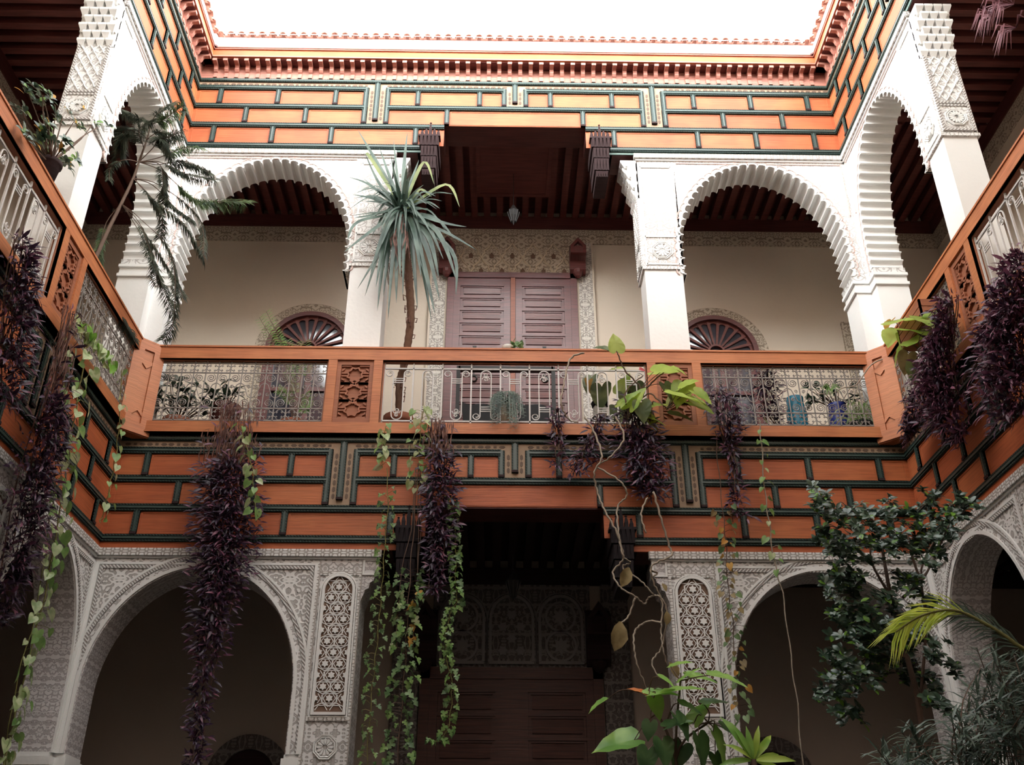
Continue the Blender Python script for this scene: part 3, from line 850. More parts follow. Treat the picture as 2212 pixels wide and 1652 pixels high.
GRILLES = []
for F in 'BLR':
    tf = FR[F]; wn = WALLNAME[F]
    if F == 'B':
        S0, S1 = .15, W-.15; posts = [(2.285, 2.93), (W-2.93, W-2.285)]
        opens = [(.25, 2.285, 'scroll'), (2.93, W-2.93, 'bars'), (W-2.285, W-.25, 'scroll')]
    else:
        S0, S1 = .17, 8.4; posts = [(1.975, 2.555), (6.9, 7.5)]
        opens = [(.27, 1.975, 'scroll'), (2.555, 6.9, 'bars')]
    t = thing('wooden_balustrade', 'reddish cedar balustrade frame with top rail and carved star panels along the %s gallery' % wn, 'balustrade', tf((S0+S1)/2, .05, ZB0), 'balustrade frames')
    mb = MB(tf); mb.box(S0, S1, .0, .10, 6.06, 6.215); mb.box(S0, S1, -.012, .112, 6.212, 6.235); mb.build('top_rail', RAILWOOD, t)
    mb = MB(tf); mb.box(S0, S1, .0, .10, ZB0, 5.225); mb.box(S0, S1, .0, .108, ZB0, ZB0+.018); mb.build('bottom_rail', RAILWOOD, t)
    mb = MB(tf); mb.box(S0, S0+.10, .0, .098, 5.22, 6.07)
    mb.build('stile', RAILWOOD, t)
    if F == 'B': mb = MB(tf); mb.box(S1-.10, S1, .0, .098, 5.22, 6.07); mb.build('stile', RAILWOOD, t)
    for a, b in posts:
        for q0, q1 in ((a, a+.105), (b-.105, b)):
            mb = MB(tf); mb.box(q0, q1, .0, .098, 5.22, 6.07); mb.build('stile', RAILWOOD, t)
        i0, i1 = a+.105, b-.105
        mb = MB(tf); mb.box(i0, i1, .005, .045, 5.22, 6.07); board = mb.build('carved_panel', CARVEDWOOD, t)
        mb = MB(tf)
        star_fret(mb, (i0+i1)/2, 5.30, 5.99, (i1-i0)/2-.055, .040, .072)
        mb.ring([(i0+.05, 5.29), (i1-.05, 5.29), (i1-.05, 6.0), (i0+.05, 6.0)], [(i0, 5.225), (i1, 5.225), (i1, 6.06), (i0, 6.06)], .04, .078, True)
        mb.build('star_fret', CARVEDWOOD, board)
    for a, b, kind in opens:
        mb = MB(tf); opening_moulding(mb, a, b, 5.225, 6.06); mb.build('opening_moulding', CARVEDWOOD, t)
        GRILLES.append((F, a+.02, b-.02, kind))
# corner posts set across the corners
for nm, sg in (('left', -1), ('right', 1)):
    x = sg*W/2
    A = Vector((x-sg*.02, D-.29, 0)); B = Vector((x-sg*.29, D-.02, 0))
    u = (B-A).normalized(); nn = Vector((-sg*1, -1, 0)).normalized(); wd = (B-A).length
    tf = lambda s, n, z, A=A, u=u, nn=nn: A+u*s+nn*n+Vector((0, 0, z))
    t = thing('corner_post', 'wooden balustrade post with a carved face set across the %s back corner' % nm, 'post', tf(wd/2, 0, 5.02), 'corner posts')
    mb = MB(tf); mb.prism([(-.0, -.1), (wd, -.1), (wd, .03), (-.0, .03)], 5.02, 6.215, 0, 'sn'); mb.build('post', RAILWOOD, t)
    mb = MB(tf); mb.box(-.02, wd+.02, -.1, .045, 6.20, 6.235); mb.build('cap', RAILWOOD, t)
    c = wd/2; q = .062
    mb = MB(tf)
    mb.ring([(c-q, 5.16), (c+q, 5.16), (c+q, 6.10), (c-q, 6.10)], [(.0, 5.03), (wd, 5.03), (wd, 6.2), (.0, 6.2)], .02, .05, True)
    for z0, z1 in ((5.30, 5.36), (5.92, 5.86)):
        mb.prism([(c-q, z0), (c, z1), (c+q, z0), (c+q, z0+(.05 if z0 < 5.5 else -.05)*-1), (c, z1-(.05 if z0 < 5.5 else -.05)), (c-q, z0-(.05 if z0 < 5.5 else -.05))], .025, .045)
    mb.build('carved_frame', RAILWOOD, t)

# ---------------------------------------------------------------- wrought-iron grilles
def arc(c, r, a0, a1, n, N):
    return [(c[0]+r*cos(a0+(a1-a0)*i/n), N, c[1]+r*sin(a0+(a1-a0)*i/n)) for i in range(n+1)]
def spiral(c, r0, r1, a0, turns, N, k=12):
    m = int(k*abs(turns)); return [(c[0]+(r0+(r1-r0)*i/m)*cos(a0+2*pi*turns*i/m), N, c[1]+(r0+(r1-r0)*i/m)*sin(a0+2*pi*turns*i/m)) for i in range(m+1)]


def grille(F, a, b, kind):
    tf = FR[F]; N = .04; wn = WALLNAME[F]; z0, z1 = 5.245, 6.045
    if F == 'B':
        where = 'in the centre of the back balustrade' if kind == 'bars' else ('in the left bay of the back balustrade' if a < 3 else 'in the right bay of the back balustrade')
    else: where = 'in the %s balustrade' % wn
    lab = ('pale grey iron railing of upright bars with scrolls ' if kind == 'bars' else 'dense iron grille of spirals and quatrefoils ')+where
    t = thing('iron_railing' if kind == 'bars' else 'iron_grille', lab, 'railing', tf((a+b)/2, N, z0), 'iron infill panels')
    if kind == 'scroll':
        k = max(4, int(round((b-a)/.148/2))*2); w = (b-a)/k
        zq0, zq1 = 5.425, 5.895; r = .0065
        mb = MB(tf)
        for z in (z0+.02, zq0, zq1, z1-.02): mb.box(a, b, N-.006, N+.006, z-.007, z+.007)
        mb.build('horizontal_bars', GRILLEIRON, t)
        mb = MB(tf)
        for i in range(k+1):
            s = a+i*w; mb.box(s-.006, s+.006, N-.006, N+.006, z0, z1)
        mb.build('upright_bars', GRILLEIRON, t)
        for zc in ((z0+.02+zq0)/2, (zq1+z1-.02)/2):
            mb = MB(tf); rq = min(w, .16)*.24
            for i in range(k):
                c = a+(i+.5)*w
                for q in range(4):
                    an = q*pi/2; cc = (c+rq*1.0*cos(an), zc+rq*1.0*sin(an))
                    mb.tube(arc(cc, rq, an-2.1, an+2.1, 8, N), r*.85, 4)
            mb.build('quatrefoils', GRILLEIRON, t)
        mb = MB(tf); zm = (zq0+zq1)/2
        for i in range(k):
            c = a+(i+.5)*w; R = w*.40
            for zc, sg in ((zq1-R-.012, 1), (zq0+R+.012, -1)):
                hand = 1 if i % 2 else -1
                mb.tube(spiral((c, zc), R, R*.14, pi/2*sg+(0.5*hand), 2.1*hand, N, 11), r*.9, 4)
            hand = 1 if i % 2 else -1
            # diagonal stems crossing to the neighbouring cell, with a small scroll on each
            mb.tube([(c-hand*w*.48, N, zm+.10), (c-hand*w*.2, N, zm+.075), (c+hand*w*.2, N, zm-.075), (c+hand*w*.48, N, zm-.10)], r*.9, 4)
            mb.tube(spiral((c+hand*w*.16, zm+.055), w*.17, w*.03, -pi/2, 1.4*hand, N, 9), r*.8, 4)
            mb.tube(spiral((c-hand*w*.16, zm-.055), w*.17, w*.03, pi/2, 1.4*hand, N, 9), r*.8, 4)
        mb.build('scrollwork', GRILLEIRON, t)
        return
    k = int(round((b-a)/.327)); w = (b-a)/k
    mb = MB(tf)
    for z in (z0+.03, 5.975): mb.box(a, b, N-.009, N+.009, z-.009, z+.009)
    mb.build('horizontal_bars', IRON, t)
    for i in range(k+1):
        s = a+i*w; mb = MB(tf); mb.box(s-.009, s+.009, N-.009, N+.009, z0-.02, z1); mb.build('upright_bar', IRON, t)
    r = .0085
    for i in range(k):
        c = a+(i+.5)*w; h = .062
        up = i % 2
        f = (lambda z: z) if up == 0 else (lambda z: z0+.03+5.975-z)
        mb = MB(tf)
        lo, hi = z0+.05, 5.955
        # two uprights joined by a loop at the bottom and curling outwards at the top
        pts = [(c-h, N, f(hi-.05))]+[(c-h, N, f(lo+h+.02))]+[(c-h*cos(pi*j/8), N, f(lo+h-h*sin(pi*j/8))) for j in range(1, 8)]+[(c+h, N, f(lo+h+.02)), (c+h, N, f(hi-.05))]
        mb.tube(pts, r, 4)
        for sx in (-1, 1):
            R = .042
            pp = [(c+sx*(h+R*(1-cos(q))), N, f(hi-.05+R*sin(q))) for q in [pi*j/8 for j in range(9)]]
            cc = (c+sx*(h+R), hi-.05)
            pp += [(cc[0]+sx*(R*(1-.75*j/10))*cos(-2.2*pi*j/10*.8), N, f(cc[1]-(R*(1-.75*j/10))*sin(2.2*pi*j/10*.8))) for j in range(1, 11)]
            mb.tube(pp, r*.9, 4)
        for j in range(3): mb.box(c-h, c+h, N-.005, N+.005, f(hi-.115-.028*j)-.005, f(hi-.115-.028*j)+.005)
        # S scroll inside the loop
        zc = lo+.085
        mb.tube([(p[0], p[1], f(p[2])) for p in spiral((c, zc+.035), .030, .008, -pi/2-.6, 1.3, N, 10)], r*.75, 4)
        mb.tube([(p[0], p[1], f(p[2])) for p in spiral((c, zc-.025), .026, .007, pi/2-.6, 1.3, N, 10)], r*.75, 4)
        mb.tube([(c-.045, N, f(zc+.03)), (c-.03, N, f(zc)), (c, N, f(zc+.004)), (c+.03, N, f(zc)), (c+.045, N, f(zc+.03))], r*.75, 4)
        mb.build('scroll_loop', IRON, t)


for g in GRILLES: grille(*g)
# ---------------------------------------------------------------- doors and windows in the gallery walls
GB = lambda s, n, z: Vector((s, YB-n, z))      # back gallery wall: along, out of the wall, up


def panel_leaf(root, x0, x1, z0, z1, step, mat, n0=.03):
    mb = MB(GB); lf = None
    mb.box(x0, x1, n0, n0+.04, z0, z1)
    mb.box(x0, x0+.10, n0, n0+.062, z0, z1); mb.box(x1-.10, x1, n0, n0+.062, z0, z1); mb.box(x0+.10, x1-.10, n0, n0+.0615, z1-.12, z1)
    lf = mb.build('leaf', mat, root)
    z = z1-.13
    while z-step > z0:
        mb = MB(GB); a, b = x0+.105, x1-.105
        mb.box(a-.012, b+.012, n0+.03, n0+.068, z-.030, z+.012)       # rail
        za, zb_ = z-step+.014, z-.032
        mb.ring([(a+.028, za+.022), (b-.028, za+.022), (b-.028, zb_-.022), (a+.028, zb_-.022)], [(a, za), (b, za), (b, zb_), (a, zb_)], n0+.03, n0+.056, True)
        mb.taper((a+.045, b-.045, n0+.035, n0+.056, za+.040), (a+.045, b-.045, n0+.035, n0+.066, zb_-.040))
        mb.build('raised_panel', mat, lf)
        z -= step
    return lf


def frieze_relief(mb, x0, x1, z0, z1, n, kx, kz):
    """rows of interlocked lobed niches in relief"""
    wx = (x1-x0)/kx; wz = (z1-z0)/kz
    for r in range(kz):
        for j in range(-1, kx+1):
            a = x0+(j+.5*(r % 2))*wx; zb = z0+r*wz
            pts = []
            for u, q in ((0.0, 0), (.06, .2), (.16, .34), (.14, .5), (.26, .62), (.36, .74), (.42, .86), (.5, 1.08), (.58, .86), (.64, .74), (.74, .62), (.86, .5), (.84, .34), (.94, .2), (1, 0)):
                x = a+wx*u
                if x0 <= x <= x1: pts.append((x, n, min(z1, zb+wz*q)))
            if len(pts) > 2: mb.tube(pts, .014, 4)
            cx = a+wx*.5
            if x0+.05 < cx < x1-.05: mb.prism([(cx-.03, zb+wz*.03), (cx+.03, zb+wz*.03), (cx+.035, zb+wz*.22), (cx, zb+wz*.40), (cx-.035, zb+wz*.22)], n-.02, n+.004, 1)


# upper door
t = thing('door_1', 'tall double door of mahogany panels on the upper gallery', 'door', (0, YB, ZF1)); t['kind'] = 'structure'
mb = MB(GB); mb.box(-.98, .98, 0, .035, ZF1, 8.94, 0); mb.box(-.98, -.88, 0, .11, ZF1, 8.94); mb.box(.88, .98, 0, .11, ZF1, 8.94); mb.box(-.98, .98, 0, .11, 8.84, 8.94); mb.build('door_frame', DOORWOOD, t)
panel_leaf(t, -.88, -.03, ZF1+.02, 8.85, .222, DOORWOOD); panel_leaf(t, .05, .88, ZF1+.02, 8.85, .222, DOORWOOD)
mb = MB(GB); mb.box(-.025, .045, .03, .11, ZF1+.02, 8.85); mb.build('meeting_post', m_wood('reddish_door_post', (0.25, 0.07, 0.035), 0.45), t)
for x in (-.55, .47):
    mb = MB(GB); mb.prism([(x-.03, 7.62), (x+.03, 7.62), (x, 7.5)], .09, .105); mb.tube([(x, .10, 7.52), (x+.004, .11, 7.35), (x-.002, .10, 7.12)], .008, 4); mb.tube(arc((x, 7.07), .045, 0, 2*pi, 12, .105), .01, 4)
    mb.build('door_knocker', IRONDARK, t)
# carved plaster surround
t = thing('door_surround', 'carved cream plaster surround with rows of lobed niches around the upper door', 'surround', (0, YB, ZF1))
mb = MB(GB); mb.box(-1.24, -.98, 0, .05, ZF1, 9.56); mb.box(.98, 1.24, 0, .05, ZF1, 9.56); mb.build('jamb', m_carved('pale_carved_jamb', (.70, .66, .60), (.36, .32, .29), .22, .3, 14., 28., .016, seed=9.3), t)
mb = MB(GB); mb.box(-.98, .98, 0, .03, 8.94, 9.56); mb.build('overdoor_ground', CARVE_CREAM, t)
mb = MB(GB); frieze_relief(mb, -.96, .96, 8.96, 9.54, .035, 6, 2); mb.build('overdoor_relief', [m_plain('cream_relief', (.66, .56, .42), .8), BROWNGROUND], t)
mb = MB(GB)
for x in (-1.24, -1.0, 1.0, 1.24): mb.box(x-.014, x+.014, 0, .062, ZF1, 9.56)
mb.build('jamb_edge', CREAM, t)


def wood_corbel(x, z0, z1, w, mat, label, out=.30):
    t = thing('carved_wood_corbel', label, 'corbel', (x, YB, z0), 'door corbels')
    mb = MB(GB); h = z1-z0
    mb.prism([(0, z0), (out*.35, z0), (out*.5, z0+h*.12), (out*.5, z0+h*.4), (out, z0+h*.55), (out, z0+h*.8), (out*.5, z0+h*.95), (0, z1)], x-w/2, x+w/2, 0, 'nz')
    a = MB(lambda s, n, z: GB(x+s, n, z))
    mb2 = MB(lambda n, s, z: GB(x+s, n, z))
    # profile is in (n, z): extrude along the wall
    pts = [(0.04, z0), (out*.35, z0), (out*.55, z0+h*.10), (out*.55, z0+h*.40), (out, z0+h*.52), (out*1.05, z0+h*.78), (out*.6, z0+h*.93), (0.04, z1)]
    A = [mb2.vert((n, -w/2, z)) for n, z in pts]; B = [mb2.vert((n, w/2, z)) for n, z in pts]
    mb2.face(A[::-1]); mb2.face(B)
    for q in range(len(pts)):
        q2 = (q+1) % len(pts); mb2.face((A[q], A[q2], B[q2], B[q]))
    mb2.build('bracket', mat, t)
    m3 = MB(lambda s, n, z: GB(x+s, n, z))
    # pointed niche hood on the front, and a turned drop
    m3.ring([(-w*.28, z0+h*.5), (w*.28, z0+h*.5), (w*.28, z0+h*.72), (0, z0+h*.9), (-w*.28, z0+h*.72)], [(-w*.5, z0+h*.46), (w*.5, z0+h*.46), (w*.5, z0+h*.74), (0, z0+h*1.04), (-w*.5, z0+h*.74)], out*.9, out*1.15, True)
    m3.build('hood', mat, t)
    m4 = MB(IDENT); p = GB(x, out*.45, z0)
    m4.lathe([(.001, -.10), (w*.18, -.07), (w*.3, -.02), (w*.34, .03), (w*.2, .06)], p, 10); m4.build('turned_drop', mat, t)


for nm, sg in (('left', -1), ('right', 1)):
    wood_corbel(sg*1.0, 8.92, 9.42, .24, DOORWOOD, 'carved wooden corbel with pointed hood at the %s of the upper door' % nm)
    wood_corbel(sg*1.08, 3.0, 3.72, .30, BLACKWOOD, 'dark wooden corbel with pointed hood at the %s of the ground-floor door' % nm)

# fan-light windows on the upper gallery
for i, (nm, x) in enumerate((('left', -2.98), ('right', 3.0))):
    zc, r = 7.58, .62
    t = thing('window_%d' % (i+1), 'arched window with a red wooden fanlight at the %s of the upper door' % nm, 'window', (x, YB, ZF1)); t['kind'] = 'structure'
    ringp = lambda R, n=24: [(x+R, ZF1)]+[(x+R*cos(pi*j/n), zc+R*sin(pi*j/n)) for j in range(n+1)]+[(x-R, ZF1)]
    mb = MB(GB); mb.prism(ringp(r), 0, .02); mb.build('glass', GLASSDARK, t)
    mb = MB(GB); mb.ring(ringp(r-.07), ringp(r), 0, .10); mb.box(x-r, x+r, 0, .09, zc-.06, zc); mb.build('window_frame', DOORWOOD, t)
    mb = MB(GB)
    k = 11; hub = .13
    half = lambda R, n=20: [(x+R*cos(pi*j/n), zc+R*sin(pi*j/n)) for j in range(n+1)]
    mb.ring(half(hub-.03), half(hub), 0, .07)
    for j in range(k+1):
        an = pi*j/k; ca, sa = cos(an), sin(an); w = .012
        mb.prism([(x+hub*ca-w*sa, zc+hub*sa+w*ca), (x+(r-.06)*ca-w*2*sa, zc+(r-.06)*sa+w*2*ca), (x+(r-.06)*ca+w*2*sa, zc+(r-.06)*sa-w*2*ca), (x+hub*ca+w*sa, zc+hub*sa-w*ca)], 0, .05)
    for j in range(k):     # lobed heads between the spokes
        an = pi*(j+.5)/k; rc = r*.74; rr = rc*sin(pi/k/2)*.86; cx, cz = x+rc*cos(an), zc+rc*sin(an)
        pin = [(cx+rr*cos(an-pi*.62+pi*1.24*q/10), cz+rr*sin(an-pi*.62+pi*1.24*q/10)) for q in range(11)]
        pout = [(x+min(r-.06, rc+rr+.04)*cos(pi*(j+q/10)/k), zc+min(r-.06, rc+rr+.04)*sin(pi*(j+q/10)/k)) for q in range(11)]
        mb.ring(pin, pout, 0, .04)
    mb.build('fanlight_tracery', m_wood('red_tracery_wood', (.14, .036, .028), .45) if i == 0 else bpy.data.materials['red_tracery_wood'], t)
    for a, b in ((x-r+.07, x-.02), (x+.02, x+r-.07)):
        mb = MB(GB); mb.ring([(a+.08, ZF1+.1), (b-.08, ZF1+.1), (b-.08, zc-.15), (a+.08, zc-.15)], [(a, ZF1+.02), (b, ZF1+.02), (b, zc-.06), (a, zc-.06)], .0, .06, True)
        for z in (5.7, 6.3, 6.9): mb.box(a, b, .0, .055, z-.03, z+.03)
        mb.build('casement', DOORWOOD, t)
    s = thing('window_surround', 'carved plaster arch band around the %s fanlight window' % nm, 'surround', (x, YB, ZF1), 'window surrounds')
    mb = MB(GB); mb.ring(ringp(r+.015), ringp(r+.165), 0, .045); mb.build('carved_band', CARVE_CREAM, s)
    mb = MB(GB); mb.ring(ringp(r), ringp(r+.018), 0, .055); mb.ring(ringp(r+.165), ringp(r+.18), 0, .05); mb.build('band_edge', CREAM, s)
# carved jamb of another opening at the far right of the gallery
t = thing('carved_jamb', 'strip of carved plaster beside a dark opening behind the right corner pier', 'surround', (5.1, YB, ZF1))
mb = MB(GB); mb.box(4.93, 5.17, 0, .05, ZF1, 8.14); mb.build('jamb', CARVE_CREAM, t)
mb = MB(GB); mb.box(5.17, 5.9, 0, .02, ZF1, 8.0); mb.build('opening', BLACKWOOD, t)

# ground-floor door with three carved blind arches over it
t = thing('door_2', 'tall dark double door on the ground floor behind the hanging vines', 'door', (0, YB, GROUND)); t['kind'] = 'structure'
mb = MB(GB); mb.box(-1.12, 1.12, 0, .035, GROUND, 2.98); mb.box(-1.12, -1.0, 0, .11, GROUND, 2.98); mb.box(1.0, 1.12, 0, .11, GROUND, 2.98); mb.box(-1.12, 1.12, 0, .11, 2.84, 2.98); mb.box(-.10, .10, .03, .10, GROUND, 2.9); mb.build('door_frame', DOORSHADED, t)
panel_leaf(t, -1.0, -.10, GROUND+.02, 2.84, .28, DOORSHADED); panel_leaf(t, .10, 1.0, GROUND+.02, 2.84, .28, DOORSHADED)
t = thing('blind_arch_panel', 'carved plaster panel of three blind arches above the ground-floor door', 'panel', (0, YB, 3.0))
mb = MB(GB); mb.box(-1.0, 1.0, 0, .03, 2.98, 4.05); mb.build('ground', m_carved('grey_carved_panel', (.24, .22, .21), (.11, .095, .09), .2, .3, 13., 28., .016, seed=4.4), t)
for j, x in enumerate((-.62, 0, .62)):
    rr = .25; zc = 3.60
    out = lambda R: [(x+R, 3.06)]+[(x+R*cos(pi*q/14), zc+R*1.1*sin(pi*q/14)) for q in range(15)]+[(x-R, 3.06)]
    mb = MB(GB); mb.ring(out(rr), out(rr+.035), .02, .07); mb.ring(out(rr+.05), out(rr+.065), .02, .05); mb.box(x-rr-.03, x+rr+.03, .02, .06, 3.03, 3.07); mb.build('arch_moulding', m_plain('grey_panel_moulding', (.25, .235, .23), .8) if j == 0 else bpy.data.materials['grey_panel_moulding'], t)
    mb = MB(GB)
    if j == 1:
        for r_ in range(4):
            for q in ((-.11, .11) if r_ % 2 == 0 else (-.0,)): mb.prism(star_pts(x+q, 3.2+.15*r_, .07, .045, 6), .02, .05)
    else:
        for z in (3.26, 3.63):
            c = [(x+.17*cos(2*pi*q/20), z+.17*sin(2*pi*q/20)) for q in range(20)]; c2 = [(x+.20*cos(2*pi*q/20), z+.20*sin(2*pi*q/20)) for q in range(20)]
            mb.ring(c, c2, .02, .055, True); mb.prism(star_pts(x, z, .12, .07, 8), .02, .045)
    mb.build('arch_relief', bpy.data.materials['grey_panel_moulding'], t)
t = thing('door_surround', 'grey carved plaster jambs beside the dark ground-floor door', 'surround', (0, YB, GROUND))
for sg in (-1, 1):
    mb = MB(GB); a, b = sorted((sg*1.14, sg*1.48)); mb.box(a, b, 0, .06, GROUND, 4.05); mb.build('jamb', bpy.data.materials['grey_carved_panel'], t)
# ground-floor arched windows
for i, (nm, x) in enumerate((('left', -3.1), ('right', 3.1))):
    t = thing('window_%d' % (i+3), 'dark arched opening with carved band low behind the %s ground-floor arch' % nm, 'window', (x, YB, GROUND)); t['kind'] = 'structure'
    zc = 1.70
    rp = lambda R: [(x+R, GROUND)]+[(x+R*cos(pi*j/20), zc+R*sin(pi*j/20)) for j in range(21)]+[(x-R, GROUND)]
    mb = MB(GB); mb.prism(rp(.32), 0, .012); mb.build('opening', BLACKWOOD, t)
    mb = MB(GB); mb.ring(rp(.32), rp(.49), 0, .05); mb.build('carved_band', bpy.data.materials['grey_carved_panel'], t)
# hanging lanterns
for nm, z, m, lab in (('upper', 9.12, IRONDARK, 'small glass lantern hanging under the upper gallery ceiling'), ('lower', 3.56, IRONDARK, 'dark metal lantern hanging before the three blind arches')):
    y = D+1.1; t = thing('hanging_lantern', lab, 'lantern', (0, y, z))
    mb = MB(); mb.tube([(0, y, z+.30), (0, y, (ZC1 if z > 6 else ZC0)+.02)], .006, 4); mb.build('chain', m, t)
    mb = MB(); mb.lathe([(.001, -.06), (.02, 0), (.065, .10), (.085, .18), (.05, .24), (.02, .30), (.001, .31)], (0, y, z), 8); mb.build('body', m, t)
    mb = MB()
    for j in range(8): mb.tube([(.088*cos(pi*j/4), y+.088*sin(pi*j/4), z+.18), (.068*cos(pi*j/4), y+.068*sin(pi*j/4), z+.10), (.035*cos(pi*j/4), y+.035*sin(pi*j/4), z)], .008, 4)
    mb.build('ribs', IRONDARK, t)
# ---------------------------------------------------------------- planting
P_DARK = m_leaf('purple_leaf', (0.022, 0.012, 0.026), (0.060, 0.028, 0.058), 0.4, 0.08, 14)
P_RED = m_leaf('reddish_purple_leaf', (0.06, 0.022, 0.042), (0.20, 0.072, 0.115), 0.4, 0.12, 14)
DRY = m_leaf('dry_brown_leaf', (0.10, 0.045, 0.035), (0.22, 0.11, 0.085), 0.7, 0.1, 14)
IVYLEAF = m_leaf('ivy_leaf', (0.07, 0.14, 0.05), (0.20, 0.30, 0.13), 0.45, 0.25, 11)
POTHOS = m_leaf('pale_variegated_leaf', (0.22, 0.34, 0.12), (0.55, 0.60, 0.36), 0.4, 0.3, 16)
POTHOSGREEN = m_leaf('fresh_green_leaf', (0.13, 0.26, 0.07), (0.26, 0.40, 0.13), 0.4, 0.3, 12)
PHILO = m_leaf('light_green_heart_leaf', (0.22, 0.36, 0.06), (0.46, 0.56, 0.14), 0.35, 0.45, 5)
PHILODARK = m_leaf('olive_heart_leaf', (0.06, 0.09, 0.03), (0.13, 0.15, 0.05), 0.4, 0.2, 6)
PHILOLOW = m_leaf('mid_green_heart_leaf', (0.12, 0.30, 0.05), (0.34, 0.56, 0.13), 0.35, 0.35, 6)
YUCCA = m_leaf('blue_green_strap_leaf', (0.030, 0.056, 0.042), (0.085, 0.125, 0.098), 0.3, 0.1, 4)
YUCCALIGHT = m_leaf('yellow_green_strap_leaf', (0.12, 0.16, 0.05), (0.22, 0.25, 0.09), 0.4, 0.2, 4)
NEEDLE = m_leaf('pine_needle', (0.020, 0.028, 0.018), (0.065, 0.075, 0.045), 0.5, 0.1, 9)
NEEDLEFRESH = m_leaf('fresh_pine_needle', (0.03, 0.06, 0.025), (0.10, 0.15, 0.05), 0.5, 0.15, 9)
FICUS = m_leaf('dark_glossy_leaf', (0.022, 0.045, 0.028), (0.075, 0.12, 0.075), 0.3, 0.1, 9, 0.6)
FRESHTIP = m_leaf('bright_new_leaf', (0.10, 0.24, 0.03), (0.22, 0.42, 0.06), 0.35, 0.3, 9)
GREYLEAF = m_leaf('grey_green_narrow_leaf', (0.030, 0.050, 0.036), (0.11, 0.15, 0.11), 0.4, 0.15, 7)
PALM = m_leaf('yellow_green_palm_leaf', (0.42, 0.58, 0.05), (0.75, 0.85, 0.16), 0.4, 0.4, 7)
CROTON = m_leaf('yellow_green_broad_leaf', (0.18, 0.36, 0.05), (0.48, 0.62, 0.12), 0.35, 0.35, 7)
OCHRE = m_leaf('withered_ochre_leaf', (0.45, 0.20, 0.03), (0.60, 0.34, 0.08), 0.6, 0.3, 9)
BROWNLEAF = m_leaf('withered_brown_leaf', (0.16, 0.11, 0.04), (0.32, 0.24, 0.11), 0.6, 0.2, 9)
PINKLEAF = m_leaf('dusky_pink_leaf', (0.16, 0.06, 0.08), (0.30, 0.14, 0.16), 0.5, 0.2, 9)
STEM = m_plain('brown_stem', (0.12, 0.075, 0.055), 0.8, 0.25, 20)
PALESTEM = m_plain('pale_grey_stem', (0.32, 0.26, 0.20), 0.8, 0.2, 20)
VINE = m_plain('yellow_green_stem', (0.22, 0.20, 0.07), 0.7, 0.2, 20)
TRUNK = m_plain('ringed_trunk', (0.19, 0.105, 0.07), 0.85, 0.35, 30, 0.004)
SOIL = m_plain('dark_soil', (0.03, 0.022, 0.016), 0.9, 0.2, 30)

TEMPL = {
    # list of (t, half width, lift) along the midrib
    'lance': [(0, .02, 0), (.3, .12, .03), (.65, .10, .02), (1, 0, -.08)],
    'narrow': [(0, .015, 0), (.3, .055, .02), (.7, .045, .0), (1, 0, -.10)],
    'oval': [(0, .03, 0), (.25, .20, .02), (.55, .27, .02), (.82, .17, -.02), (1, 0, -.07)],
    'broad': [(0, .02, 0), (.25, .13, .04), (.5, .19, .05), (.75, .14, .02), (1, 0, -.10)],
}


